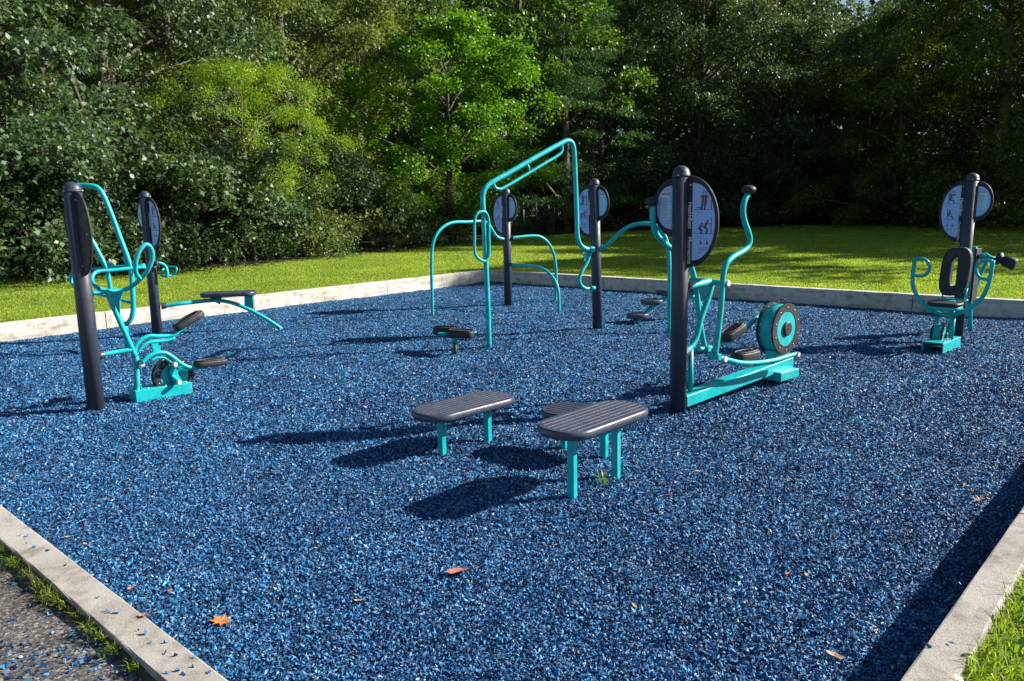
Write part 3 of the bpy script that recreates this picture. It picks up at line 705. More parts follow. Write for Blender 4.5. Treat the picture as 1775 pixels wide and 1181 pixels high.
# ---- STATION 3: stretch post with low and high rails
P3=(-.04,12.76)
t3=thing('stretch_station',(P3[0],P3[1],0),'farthest dark post with arched teal stretching rails on both sides, near the kerb corner','exercise station','outdoor fitness stations')
a3,b3,ax3=post(t3,(881,530),(877,326),12.76)
sign(t3,b3,ax3,Vector((.736,-.677,0)),Vector((-.677,-.736,0)),'L','-',(3,3))
def plane_tube(o,e,pts,r,res=12):
    d=(e[0]-o[0],e[1]-o[1]); l=math.hypot(*d); d=(d[0]/l,d[1]/l); return MB().tube([WP(x,y,o,d) for x,y in pts],r,res)
obj('arched_rail',plane_tube(P3,(-1.18,11.75),[(750,552),(749,510),(748,455),(750,425),(757,406),(769,393),(785,386),(810,385),(836,384),(846,388),(853,399),(861,410),(870,414),(880,414)],.024),TEAL,t3)
obj('arched_rail',plane_tube(P3,(.74,13.23),[(881,413),(900,411),(925,409),(937,411),(949,420),(958,436),(963,458),(964,490),(963,527)],.024),TEAL,t3)
obj('arched_rail',plane_tube(P3,(.72,11.95),[(881,457),(893,459),(925,462),(940,466),(954,476),(964,491),(968,508),(969,543)],.024),TEAL,t3)
co=MB(); collar(co,WY(886,413,12.76),WY(900,411,12.7),.028,.06); collar(co,WY(871,414,12.76),WY(860,413,12.7),.028,.06); collar(co,WY(884,458,12.7),WY(900,459,12.6),.028,.05); obj('clamp',co,DARK,t3)

# ---- STATION 4: pull-up bar station
P4=(1.11,10.17)
t4=thing('pull_up_station',(P4[0],P4[1],0),'dark post joined to the tall slanted teal pull-up bar and a low arched rail','exercise station','outdoor fitness stations')
a4,b4,ax4=post(t4,(1036,571),(1030,309),10.17)
sign(t4,b4,ax4,Vector((.736,-.677,0)),Vector((-.677,-.736,0)),'L','-',(0,1))
LG=(-.27,9.13)
obj('pull_up_frame',plane_tube(P4,LG,[(848,606),(846,540),(842,450),(838,370),(837,338),(842,325),(853,316),(880,301),(930,272),(972,249),(984,244),(992,249),(995,262),(997,300),(1000,380),(1001,408),(1005,423),(1014,431),(1026,433),(1036,433)],.0295,16),TEAL,t4)
mb=plane_tube(P4,LG,[(855,318),(859,326),(867,328),(878,323),(915,301),(950,280),(968,269),(974,262),(974,250)],.018)
for (p,q) in (((914,283),(918,299)),): mb.tube([WP(*p,P4,(.7986,.6019)),WP(*q,P4,(.7986,.6019))],.014,10)
obj('hand_rail',mb,TEAL,t4)
d4=(.7986,.6019); lp=[(838,367,0),(828,370,.0),(823,381,0),(822.5,410,0),(823,438,0),(829,448,0),(840,453,0),(846,447,0),(848,435,0),(847.5,410,0),(847,384,0),(844,372,0)]
mb=MB(); mb.tube([WP(x,y,P4,d4,.03) for x,y,_ in lp],.017,10,closed=True); obj('grip_loop',mb,TEAL,t4)
mb=plane_tube(P4,LG,[(1024,436),(1017,456),(1007,474),(1004,486),(1008,496),(1018,501),(1036,498)],.024)
mb.prism(WP(1010,437,P4,d4),(d4[0],d4[1],0),(0,0,1),(-d4[1],d4[0],0),[(0,0),(.11,0),(.03,-.12)],-.004,.004); obj('brace',mb,TEAL,t4)
obj('arched_rail',plane_tube(P4,(1.98,9.87),[(1036,431),(1046,429),(1056,421),(1074,404),(1088,394),(1105,389),(1125,388),(1139,393),(1150,405),(1157,424),(1160,450),(1160.5,510),(1160,580)],.026),TEAL,t4)
co=MB(); collar(co,WY(1027,433,10.1),WY(1010,433,10.),.034,.06); collar(co,WY(1041,431,10.15),WY(1055,422,10.1),.029,.06); collar(co,WY(1029,500,10.1),WY(1010,500,10.),.025,.05); obj('clamp',co,TEAL,t4)

# ---- balance steps behind the elliptical's post
tb=thing('balance_steps',WZ(1103,560),'row of small dark oval step pads rising along a curved teal tube','balance steps')
by=lambda x: 10.62+(x-1103)*.0042
mb=MB(); mb.tube([WY(x,y,by(x)) for x,y in [(1101,563),(1113,549),(1130,533),(1146,522),(1162,515),(1180,511),(1196,513),(1208,519),(1214,530),(1216,552)]],.03,12); obj('tube',mb,TEAL,tb)
for (x,y,tx,ty) in ((1105,547,1112,551),(1130,523,1134,530),(1155,505,1160,515),(1199,501,1200,513)):
    c=WY(x,y,by(x)-.02); P=[(math.copysign(abs(math.cos(a))**.7,math.cos(a))*.15,math.sin(a)*.115) for a in [2*math.pi*i/24 for i in range(24)]]
    m_=MB(); m_.prism(c,Vector((1,.1,0)),Vector((-.1,1,0)),UPZ,P,-.034,.03,.01); pd=obj('step_pad',m_,BOARD,tb)
    m_=MB(); m_.tube([c-UPZ*.02+Vector((.02,0,0)),WY(tx,ty,by(tx))],[.03,.015],10,sub=1); obj('bracket',m_,TEAL,pd)

# ---- twist stepper
tt=thing('twist_stepper',WZ(789,608),'small swivel stepper with two black foot pads on a short stem beside the pull-up leg','exercise machine','outdoor fitness stations')
tw=WZ(789,608); yt=tw.y
m_=MB(); m_.tube([tw-UPZ*.05,tw+UPZ*.12],.022,12,sub=1); obj('stem',m_,STEEL,tt)
m_=MB(); m_.lathe(tw+UPZ*.10,UPZ,[(.035,0),(.04,.05),(.06,.09),(.06,.11)],18); m_.box(tw+UPZ*.205+Vector((.03,.0,0)),Vector((.19,-.06,0)),Vector((.03,.1,0)),UPZ*.008,.003); obj('swivel_head',m_,TEAL,tt)
pedal(tt,WY(774,574,yt+.10),(1,-.35,0),(.35,1,0),.31,.17,.075,.0)
pedal(tt,WY(799,579,yt-.08),(1,-.35,0),(.35,1,0),.31,.17,.075,.0)

# ---- STATION 6: seated chest and back press
P6=(5.04,8.86)
t6=thing('seated_press_machine',(P6[0],P6[1],0),'seated press machine at right with black oval ring backrest and U shaped teal handlebar','exercise machine','outdoor fitness stations')
a6,b6,ax6=post(t6,(1657,592),(1687,300),8.86)
sign(t6,b6,ax6,Vector((.76,-.65,0)).normalized(),Vector((-.65,-.76,0)).normalized(),'L','Chest/Back Press',(2,2))
d6=Vector((.73,.69,0)).normalized(); n6=Vector((.69,-.73,0)).normalized()
def q6(x,y,s): # on the crossing plane s metres in front of the post
    return WP(x,y,(P6[0]-d6.x*s,P6[1]-d6.y*s),(n6.x,n6.y))
bb=WZ(1634,612)
mb=MB(); c0=bb-n6*.105+d6*.27
for (cc_,hx,hy,hz) in ((c0+UPZ*.095,d6*.27,n6*.105,UPZ*.006),(c0+n6*.10+UPZ*.04,d6*.27,n6*.005,UPZ*.052),(c0-n6*.10+UPZ*.04,d6*.27,n6*.005,UPZ*.052)): mb.box(cc_,hx,hy,hz,.002)
obj('base_box',mb,TEAL,t6)
bt=MB()
for i in range(4): bt.lathe(c0+d6*(-.16+i*.07)+n6*.08+UPZ*.1,UPZ,[(.012,0),(.012,.008),(.007,.012)],10)
obj('bolt',bt,SILVER,t6)
wc6=WY(1640,582,8.45); wheel(t6,wc6,n6,.125,.125,.03)
fr=MB()
for s in (-1,1): fr.tube([c0+d6*.02+n6*s*.085+UPZ*.09,c0+d6*.06+n6*s*.085+UPZ*.36],.02,10,sub=1)
fr.tube([c0+d6*.16+n6*.03+UPZ*.09,c0+d6*.16+n6*.03+UPZ*.5],.03,12,sub=1)
fr.tube([c0+d6*.16+n6*.03+UPZ*.42,c0+d6*.42+n6*.03+UPZ*.44],.022,10,sub=1)
sq=[q6(1632,517,.22),q6(1669,520,.22),q6(1672,500,.2),q6(1636,496,.2)]
fr.tube([q6(1634,500,.2),q6(1634,518,.22),q6(1671,521,.22),q6(1676,500,.2)],.014,8,raw=True); obj('frame',fr,TEAL,t6)
hb=MB(); U6=[(1586,447),(1584,462),(1582,480),(1583,497),(1590,514),(1603,530),(1620,541),(1640,546),(1658,544),(1680,535),(1700,519),(1711,500),(1717,478),(1721,452)]
hb.tube([q6(x,y,.5) for x,y in U6],.0215,14)
hb.tube([q6(x,y,.5) for x,y in [(1586,449),(1596,448),(1606,452),(1611,461),(1609,471),(1601,478),(1585,478)]],.018,12)
hb.tube([q6(x,y,.5) for x,y in [(1720,453),(1708,452),(1698,456),(1692,465),(1694,476),(1702,483),(1714,484)]],.018,12); obj('handlebar',hb,TEAL,t6)
ringpts=lambda cx,cy,hx,hy,skx: [(cx+hx*math.copysign(abs(math.cos(a))**.62,math.cos(a))+skx*-(hy*math.copysign(abs(math.sin(a))**.62,math.sin(a))),cy+hy*math.copysign(abs(math.sin(a))**.62,math.sin(a))) for a in [2*math.pi*i/28 for i in range(28)]]
mb=MB(); out=[q6(x,y,.3) for x,y in ringpts(1656,471,25.5,42,.16)]; inn=[q6(x,y,.3) for x,y in ringpts(1655,471,6.2,25,.13)]
n_=28; th=d6*.055; vs=[v-th*.3 for v in out]+[v-th*.3 for v in inn]+[v+th for v in out]+[v+th for v in inn]
# chamfer: pull outer front ring slightly in
cen=sum(out,Vector())/n_; vs+= [cen+(v-cen)*.93-th*.55 for v in out]+[cen+(v-cen)*1.18-th*.55 for v in inn]
fs=[]
for i in range(n_):
    j=(i+1)%n_
    fs+=[(4*n_+i,4*n_+j,5*n_+j,5*n_+i),(i,j,4*n_+j,4*n_+i),(5*n_+i,5*n_+j,n_+j,n_+i),(2*n_+i,2*n_+j,j,i),(n_+i,n_+j,3*n_+j,3*n_+i),(3*n_+i,3*n_+j,2*n_+j,2*n_+i)]
mb.add(vs,fs); obj('backrest',mb,BLACK,t6)
sc_=WY(1639,527,8.42); mb=MB(); P=[(.165*math.copysign(abs(math.cos(a))**.6,math.cos(a)),.14*math.copysign(abs(math.sin(a))**.6,math.sin(a))) for a in [2*math.pi*i/28 for i in range(28)]]
mb.prism(sc_,n6,d6,UPZ,P,-.018,.022,.008); se=obj('seat',mb,BLACK,t6)
mb=MB(); mb.prism(sc_,n6,d6,UPZ,[(x*.95,y*.95) for x,y in P],-.055,-.019,.006); obj('seat_pan',mb,TEAL,se)
# upright board, rear leg and foam roller on the far side
fr=MB(); fr.box((WY(1688,428,9.4)+WY(1681,520,9.4))/2,(WY(1688,428,9.4)-WY(1681,520,9.4))/2,n6*.035,d6*.03,.003)
fr.tube([WY(1684,430,9.4),WY(1681,500,9.42),WY(1682,577,9.45)],.026,12); ub=obj('upright',fr,TEAL,t6)
fr=MB(); fr.box((WY(1696,431,9.3)+WY(1686,522,9.3))/2,(WY(1696,431,9.3)-WY(1686,522,9.3))/2,n6*.012,d6*.09,.004); obj('side_plate',fr,BLACK,ub)
fr=MB(); fr.tube([WY(1690,505,9.4),WY(1700,475,9.4),WY(1714,445,9.35)],.022,10)
fr.tube([WY(1700,448,9.3),WY(1706,440,9.25),WY(1716,446,9.2),WY(1728,449,9.2),WY(1740,453,9.2)],.02,12)
fr.ball(WY(1704,444,9.25),.05,(1,1,.7)); obj('roller_arm',fr,TEAL,t6)
fr=MB(); ra_=WY(1733,449,9.1); rb2=WY(1757,458,9.0); ax_=(rb2-ra_).normalized(); 
fr.lathe(ra_-ax_*.04,ax_,[(.045,0),(.072,.01),(.075,.045),(.045,.06),(.045,.075),(.062,.085),(.066,.16),(.066,.2),(.058,.215),(.02,.218)],22)
for i in range(len(fr.sm)): fr.sm[i]=True
obj('foam_roller',fr,BLACK,t6)
cp=MB()
for (x,y) in ((1675,521),(1668,538)): cp.ball(WY(x,y,8.6),.016,n=8)
obj('pivot_cap',cp,SILVER,t6)

# ------------------------------------------------------------------ fallen leaves, chips and weeds
def leaf_outline(kind):
    if kind=='oak':
        return [(0,-.75),(.04,-.45),(.32,-.52),(.2,-.22),(.62,-.2),(.3,.05),(.55,.38),(.2,.28),(.0,.7),(-.18,.3),(-.5,.42),(-.28,.06),(-.6,-.12),(-.2,-.22),(-.34,-.5),(-.04,-.45)]
    return [(0,-.7),(.2,-.4),(.3,0),(.2,.4),(0,.65),(-.2,.4),(-.32,0),(-.2,-.4)]
def fallen(px,py,size,kind,m,label,curl=.25,group='dry leaves fallen on the mulch',z0=None,ang=None):
    c=WZ(px,py,0 if z0 is None else z0); c.z=(float(relief(c.x,c.y))+.016) if z0 is None else z0+.006
    a=random.uniform(0,6.28) if ang is None else ang; P=leaf_outline(kind); vs=[Vector((0,0,.0))]
    R=Matrix.Rotation(a,3,'Z')@Matrix.Rotation(random.uniform(-.3,.3),3,'X')
    for x,y in P: vs.append(R@Vector((x*size,y*size,curl*size*(x*x*1.6+.35*y*y)+random.uniform(-.05,.05)*size)))
    vs=[c+v for v in vs]; n=len(P); fs=[(0,i+1,(i+1)%n+1) for i in range(n)]
    mb=MB().add(vs,fs); mb.add([v-UPZ*.0012 for v in vs],[f[::-1] for f in fs]); mb.tube([c+R@Vector((0,-.7*size,0)),c+R@Vector((.1*size,-1.2*size,.1*size))],.0015,5,sub=1)
    o=obj('fallen_leaf',mb,m,None,loc=c,fix=False); prop(o,label,'leaf',group)
fallen(383,1081,.072,'oak',DRY_O,'bright orange lobed oak leaf at lower left',.15,ang=.9)
fallen(793,1001,.085,'plain',DRY_R,'reddish brown curled leaf at bottom centre',.9,ang=1.9)
fallen(1697,870,.055,'oak',DRY_B,'pale tan crumpled oak leaf beside the lower right kerb shadow',.5)
fallen(1445,1147,.05,'plain',DRY_B,'grey curled dry leaf near the bottom right kerb shadow',1.3,ang=1.2)
fallen(227,1028,.034,'plain',DRY_R,'russet pointed leaf next to the low kerb',.6,ang=2.9)
fallen(250,1069,.042,'plain',DRY_B,'tan folded leaf lying on top of the low kerb',.8,z0=ZF,ang=1.5)
fallen(95,1050,.045,'oak',DRY_R,'brown leaf in the grass strip by the asphalt',.3,z0=-.008)
SP=[(20,826),(117,827),(8,852),(150,910),(118,935),(148,948),(175,872),(1190,822),(1210,823),(1159,868),(1672,846),(1398,1003),(1365,1001),(1518,1103),(1100,1055),(868,540),(620,548),(470,575),(62,593),(75,597),(103,623),(1475,536),(1477,568),(1385,700),(1290,655),(610,712),(420,640),(1420,655),(297,1112),(620,1047),(295,1030),(1700,640),(590,560),(905,548)]
for i,(x,y) in enumerate(SP): fallen(x,y,random.uniform(.016,.03),'plain',(DRY_R,DRY_B,DRY_B)[i%3],'small dry brown leaf scrap lying flat on the blue mulch',.5)
# loose chips on the kerb top
KP=[(20,893),(48,915),(35,929),(47,930),(46,943),(60,950),(52,954),(84,956),(113,981),(122,1006),(172,1036),(186,1060),(190,1063),(206,1063),(240,1094),(252,1100),(261,1116),(288,1115),(286,1134),(305,1138),(310,1164),(335,1157),(363,1166),(318,1172),(338,1141),(290,1168)]
for i,(x,y) in enumerate(KP):
    c=WZ(x,y,ZF); s=random.uniform(.012,.026)
    Vv_,Ff_=chip_mesh(np.array([c.x]),np.array([c.y]),np.array([ZF+.006]),np.array([s]),rng)
    o=arr_obj('rubber_chip',Vv_-np.array(c),Ff_,CHIP,loc=c); prop(o,'loose blue rubber chip lying on top of the low concrete kerb','rubber chip','chips spilled on the low kerb')
for (x,y) in ((1649,1117),(1610,1123),(1663,1015)):
    c=WZ(x,y,ZL); Vv_,Ff_=chip_mesh(np.array([c.x]),np.array([c.y]),np.array([ZL+.005]),np.array([.02]),rng)
    o=arr_obj('rubber_chip',Vv_-np.array(c),Ff_,CHIP,loc=c); prop(o,'dark rubber chip on the higher kerb beside the grass','rubber chip','chips spilled on the higher kerb')
# chips strewn over the asphalt
pts=[]
for (cx_,cy_,sx,sy,n_) in ((120,1150,70,22,170),(60,1100,40,40,24),(180,1115,40,25,60),(15,1150,20,20,30),(40,955,40,24,90),(110,1025,30,18,90),(170,1085,30,16,80),(230,1150,25,14,50)):
    for _ in range(n_):
        c=WZ(random.gauss(cx_,sx),random.gauss(cy_,sy),-.008); u,v=to_uv(c.x,c.y)
        if u>LU+KW+.01: pts.append(c)
pts=np.array([tuple(p) for p in pts]); Va,Fa=chip_mesh(pts[:,0],pts[:,1],pts[:,2]+.006,rng.uniform(.008,.022,len(pts)),rng)
prop(arr_obj('spilled_rubber_chips',Va,Fa,CHIP),'blue rubber chips strewn over the asphalt path','rubber chips',kind='stuff')

# ------------------------------------------------------------------ grass
def blades(x,y,z,h,w,lean,r):
    N=len(x); a=r.uniform(0,6.283,N); b=r.uniform(0,6.283,N); l=r.uniform(0,1,N)*lean*h
    base=np.stack([x,y,z],-1); s=np.stack([np.cos(a),np.sin(a),0*a],-1)*w[:,None]*.5; ld=np.stack([np.cos(b),np.sin(b),0*b],-1)*l[:,None]
    up=np.zeros((N,3)); up[:,2]=h
    P=np.stack([base-s,base+s,base+ld*.35+up*.6+s*.7,base+ld*.35+up*.6-s*.7,base+ld+up*(1-.3*lean*.5)],1)
    F=(np.arange(N)[:,None]*5)
    Q=np.concatenate([np.stack([F[:,0],F[:,0]+1,F[:,0]+2],1),np.stack([F[:,0],F[:,0]+2,F[:,0]+3],1),np.stack([F[:,0]+3,F[:,0]+2,F[:,0]+4],1)],0)
    return P.reshape(-1,3),Q
# far lawn beyond the two rear kerbs
N=520000; yy=9.5*(46/9.5)**rng.uniform(0,1,N); xx=yy*rng.uniform(-.72,.72,N); u_,v_=to_uv(xx,yy)
keep=((u_<-KW)|(v_<-KW)); tlx=np.array([p[0] for p in TL]); tly=np.array([p[1] for p in TL]); keep&=yy<np.interp(xx,tlx,tly)+.5
xx,yy=xx[keep],yy[keep]; f_=np.clip(yy/11,1,3.2)
Vg,Fg=blades(xx,yy,np.full(len(xx),zl),rng.uniform(.016,.036,len(xx)),rng.uniform(.006,.011,len(xx))*f_,.9,rng)
prop(arr_obj('lawn_grass',Vg,Fg,L_GRS),'short sunlit grass of the lawn behind the kerbs','grass',kind='stuff')
# near patch at lower right
N=60000; s_=rng.uniform(0,1,N); xx=rng.uniform(.9,4.2,N); yy=rng.uniform(1.7,5.5,N); u_,v_=to_uv(xx,yy); e=LV+.122+.008+.012*np.sin(u_*9)+.01*np.sin(u_*23+1)
k=(v_>e)&(v_<LV+1.6); xx,yy=xx[k],yy[k]
Vg,Fg=blades(xx,yy,np.full(len(xx),zl),rng.uniform(.035,.075,len(xx)),rng.uniform(.0035,.007,len(xx)),1.2,rng)
prop(arr_obj('verge_grass',Vg,Fg,L_GRS),'long bright grass beside the right hand kerb','grass',kind='stuff')
def weedleaves(x,y,z,sz,r):
    N=len(x); a=r.uniform(0,6.283,N); t=r.uniform(-.1,.7,N); D=np.stack([np.cos(a)*np.cos(t),np.sin(a)*np.cos(t),np.sin(t)],-1); S=np.stack([-np.sin(a),np.cos(a),r.uniform(-.4,.4,N)],-1); c=np.stack([x,y,z],-1)
    L=sz[:,None]; P=np.stack([c,c+D*L*.35+S*L*.28+[0,0,.004],c+D*L*.8+S*L*.2,c+D*L*1.05,c+D*L*.8-S*L*.2,c+D*L*.35-S*L*.28+[0,0,.004]],1)
    F=(np.arange(N)[:,None]*6+np.array([[0,1,2,3,4,5]])); return P.reshape(-1,3),F
N=5200; xx=rng.uniform(.9,4.2,N); yy=rng.uniform(1.7,5.5,N); u_,v_=to_uv(xx,yy); k=(v_>LV+.15)&(v_<LV+1.6)&((np.sin(xx*9)+np.sin(yy*8+xx*4)+rng.normal(0,.8,N))>.1); xx,yy=xx[k],yy[k]
Vw,Fw=weedleaves(xx,yy,zl+rng.uniform(.01,.07,len(xx)),rng.uniform(.02,.05,len(xx)),rng)
prop(arr_obj('broadleaf_weeds',Vw,Fw,L_WEED),'broad leaved weeds growing through the verge grass','weeds',kind='stuff')
# tufts along the low kerb on the asphalt side
mb=MB(); vs=[]; n_=90
for i in range(n_):
    v=4.2+(10.2-4.2)*i/(n_-1); w_=.085+.05*math.sin(v*3.1)+.03*math.sin(v*9.7+1)+random.uniform(-.012,.012); w_*=max(.12,min(1,(7.95-v)/.5+1)); h_=random.uniform(.018,.03)
    vs+=[uv(LU+KW-.01,v,h_),uv(LU+KW+w_*.5,v,h_*.8),uv(LU+KW+max(.02,w_),v,-.012)]
mb.add(vs,[(i*3+j,i*3+3+j,i*3+4+j,i*3+1+j) for i in range(n_-1) for j in (0,1)]); prop(obj('soil_strip',mb,FLOOR,fix=True),'dark soil gathered along the outer side of the low kerb','soil',kind='structure')
TU=[(3,932,.06,380),(20,955,.05,360),(42,980,.04,260),(66,1000,.035,230),(88,1018,.035,240),(116,1034,.045,950),(131,1048,.035,420),(150,1070,.03,200),(172,1094,.03,240),(190,1108,.025,120),(212,1130,.026,220),(242,1164,.02,60),(0,912,.05,220)]
T=[]
for (x,y,s,n_) in TU:
    c=WZ(x,y,-.008); 
    T.append(np.stack([rng.normal(c.x,s*.75,n_),rng.normal(c.y,s*.75,n_)],-1))
T=np.concatenate(T); u_,v_=to_uv(T[:,0],T[:,1]); T=T[u_>LU+KW+.01]
Vg,Fg=blades(T[:,0],T[:,1],np.full(len(T),.006),rng.uniform(.018,.06,len(T)),rng.uniform(.0025,.005,len(T)),1.5,rng)
N=1300; TT=T[rng.integers(0,len(T),N)]+rng.normal(0,.02,(N,2)); u_,v_=to_uv(TT[:,0],TT[:,1]); TT=TT[u_>LU+KW+.01]
Vw,Fw=weedleaves(TT[:,0],TT[:,1],.01+rng.uniform(0,.025,len(TT)),rng.uniform(.006,.016,len(TT)),rng); prop(arr_obj('low_weeds',Vw,Fw,L_YEL),'low creeping weeds growing in the crack beside the low kerb','weeds',kind='stuff')
prop(arr_obj('kerb_edge_grass',Vg,Fg,L_GRS),'tufts of grass growing between the low kerb and the asphalt','grass',kind='stuff')
# single weed by the tall bench
c=WZ(1047,846); n_=26; Vg,Fg=blades(rng.normal(0,.014,n_),rng.normal(0,.014,n_),np.zeros(n_),rng.uniform(.07,.14,n_),np.full(n_,.005),1.1,rng)
prop(arr_obj('grass_tuft',Vg,Fg,L_WEED,loc=c),'lone green grass tuft sprouting from the mulch by the front bench leg','grass tuft')

# ------------------------------------------------------------------ trees
def leaves(tips,dirs,per,size,r,wid=.62,spread=.12,droop=.2):
    """per leaves fan out from each twig tip"""
    N=len(tips)*per; c=np.repeat(tips,per,0)+r.normal(0,spread,(N,3)); d0=np.repeat(dirs,per,0)
    D=d0*.7+r.normal(0,.75,(N,3)); D[:,2]-=droop; D/=np.linalg.norm(D,axis=1,keepdims=True)
    up=np.array([0,0,1.])+r.normal(0,.55,(N,3))+d0*.35; S=np.cross(D,up); S/=np.linalg.norm(S,axis=1,keepdims=True)+1e-6
    Nn=np.cross(S,D); L=(size*r.uniform(.5,1.3,N))[:,None]
    P=np.stack([c,c+D*L*.45+S*L*wid*.5+Nn*L*.08,c+D*L,c+D*L*.45-S*L*wid*.5+Nn*L*.08],1).reshape(-1,3)
    F=np.arange(N*4).reshape(N,4); return P,F
def crown(seed,H,base,R,prof,ncl,tips_per,per,size,clr=(.6,1.1),flat=.55,wid=.62,lump=.35,spread=.12,droop=.2,inner=.45):
    r=np.random.default_rng(seed); t=r.uniform(0,1,ncl); rad=prof(t)*R
    az=r.uniform(0,6.283,ncl); lob=1+lump*np.sin(az*2+r.uniform(0,6.28)+t*3)*.6+lump*np.sin(az*5+t*9)*.5
    q=inner+(1-inner)*np.sqrt(r.uniform(0,1,ncl)); rr=rad*q*lob
    C=np.stack([np.cos(az)*rr,np.sin(az)*rr,base+t*(H-base)],-1); out=np.stack([np.cos(az),np.sin(az),.35+0*az],-1); out/=np.linalg.norm(out,axis=1,keepdims=True)
    cr=r.uniform(*clr,ncl)
    g_=r.normal(size=(ncl,tips_per,3)); g_/=np.linalg.norm(g_,axis=2,keepdims=True)+1e-6
    g_+=out[:,None]*.45; g_[:,:,2]+=.25; g_/=np.linalg.norm(g_,axis=2,keepdims=True)
    off=g_*(r.uniform(.12,1,(ncl,tips_per,1))**.6)*cr[:,None,None]; off[:,:,2]*=flat; off[:,:,2]-=.25*(off[:,:,0]**2+off[:,:,1]**2)/cr[:,None]*.5
    tips=(C[:,None]+off).reshape(-1,3); dirs=g_.reshape(-1,3)
    V,F=leaves(tips,dirs,per,size,r,wid,spread,droop); return V,F,C
def limbs(C,H,r0,seed,lean=(0,0),nl=26,vis=.8):
    r=random.Random(seed); mb=MB(); top=Vector((lean[0],lean[1],H*vis)); pts=[Vector((0,0,-.008))]+[Vector((lean[0]*k+r.uniform(-.12,.12),lean[1]*k+r.uniform(-.12,.12),H*vis*k)) for k in (.25,.5,.75)]+[top]
    mb.tube(pts,[r0*1.15,r0*.85,r0*.6,r0*.4,r0*.12],9,sub=3)
    idx=list(range(len(C))); r.shuffle(idx)
    for i in idx[:nl]:
        c=Vector(C[i]); z=max(.5,c.z-c.xy.length*.55); z=min(z,H*vis*.95); s=Vector((lean[0]*z/(H*vis),lean[1]*z/(H*vis),z)); m_=(s+c)/2+Vector((0,0,.25))
        rr=r0*.38*(1-z/H)+.02; mb.tube([s,m_,c],[rr,rr*.6,rr*.2],6,sub=3)
    return mb
P_dome=lambda t: np.sqrt(np.clip(1-(2*t-.9)**2/1.25,.03,1))
P_skirt=lambda t: np.sqrt(np.clip(1.02-t**2.2,.03,1))
P_cone=lambda t: np.clip(1-t,.04,1)**.8
P_egg=lambda t: np.clip(np.sin(np.pi*np.clip(t*.82+.14,0,1)),.12,1)**.7
KINDS={}
def kind(key,m,*a,r0=.2,nl=26,**k):
    V,F,C=crown(*a,**k); me=arr_mesh(key+'_crown',V,F); me.materials.append(m); lb=limbs(C,a[1],r0,a[0],nl=nl)
    mt=bpy.data.meshes.new(key+'_trunk'); mt.from_pydata([tuple(v) for v in lb.v],[],lb.f); mt.polygons.foreach_set('use_smooth',lb.sm); mt.materials.append(BARK); KINDS[key]=(me,mt)
kind('oak',L_OAK,11,11,.5,4.2,P_skirt,74,125,7,.115,r0=.26,clr=(.8,1.6),flat=.42,spread=.05,wid=.7,droop=.3,lump=.55)
kind('locust',L_LOC,12,8,2.0,3.2,P_egg,105,48,9,.10,r0=.14,wid=.36,clr=(.45,1.0),flat=.4,droop=.5,spread=.12,lump=.5)
kind('pale',L_PAL,13,14,.8,3.6,P_skirt,78,105,6,.115,r0=.22,clr=(.7,1.25),lump=.5,flat=.6,spread=.06)
kind('maple',L_MAP,14,8.6,1.2,3.0,P_egg,120,72,6,.115,r0=.15,clr=(.4,.95),nl=34,spread=.09,lump=.5,wid=.8)
kind('tall',L_TAL,15,19,3,4.2,P_egg,95,85,6,.17,r0=.3,clr=(.9,1.7),lump=.55,spread=.07,wid=.8)
kind('shade',L_DRK,16,18,.4,5.2,P_skirt,84,115,5,.19,r0=.35,clr=(1.1,2.0),lump=.5,spread=.08)
kind('grey',L_OAK,17,17,.5,4.6,P_skirt,72,120,6,.16,r0=.3,clr=(1.0,1.9),lump=.55,spread=.07)
kind('yellow',L_YEL,18,16,.3,5.0,P_skirt,95,110,5,.15,r0=.3,clr=(.9,1.7),lump=.5,spread=.07)
kind('pine',L_PIN,19,13,.8,3.6,P_cone,110,90,7,.13,r0=.24,clr=(.8,1.4),flat=.13,wid=.2,lump=.5,droop=-.05,spread=.05)
kind('rusty',L_RUS,20,15,11,1.3,P_egg,16,50,6,.16,r0=.2,clr=(.5,.9),nl=8)
kind('bush',L_PAL,21,2.3,.1,1.8,P_skirt,44,60,6,.075,r0=.03,clr=(.35,.7),nl=12,spread=.04)
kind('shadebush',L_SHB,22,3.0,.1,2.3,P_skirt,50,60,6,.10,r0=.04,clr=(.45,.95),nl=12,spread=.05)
kind('scrub',L_YEL,23,1.3,.05,1.3,P_skirt,40,40,5,.07,r0=.02,clr=(.3,.5),nl=10)
NM={'oak':'oak_tree','locust':'locust_tree','pale':'broadleaf_tree','maple':'maple_tree','tall':'broadleaf_tree','shade':'woodland_tree','grey':'woodland_tree','yellow':'broadleaf_tree','pine':'pine_tree','rusty':'woodland_tree','bush':'bush','shadebush':'bush','scrub':'bush'}
def tree(key,x,y,s,rot,label,sz=None,group=None):
    cat='bush' if 'bush' in key or key=='scrub' else 'tree'
    t=thing(NM[key],(x,y,zl),label,cat,group or ('bushes along the edge of the wood' if cat=='bush' else 'trees of the wood behind the lawn'))
    t.rotation_euler=(0,0,rot); t.scale=(s,s,sz or s)
    for nme,me in (('crown' if cat=='tree' else 'foliage',KINDS[key][0]),('trunk' if cat=='tree' else 'stem',KINDS[key][1])):
        o=bpy.data.objects.new(nme,me); COL.objects.link(o); o.parent=t
def at(px,d): return ((px-887.5)/1377.5*d,d)
def T_(key,px,d,s,rot,label,sz=None,**k): x,y=at(px,d); tree(key,x,y,s,rot,label,sz,**k)
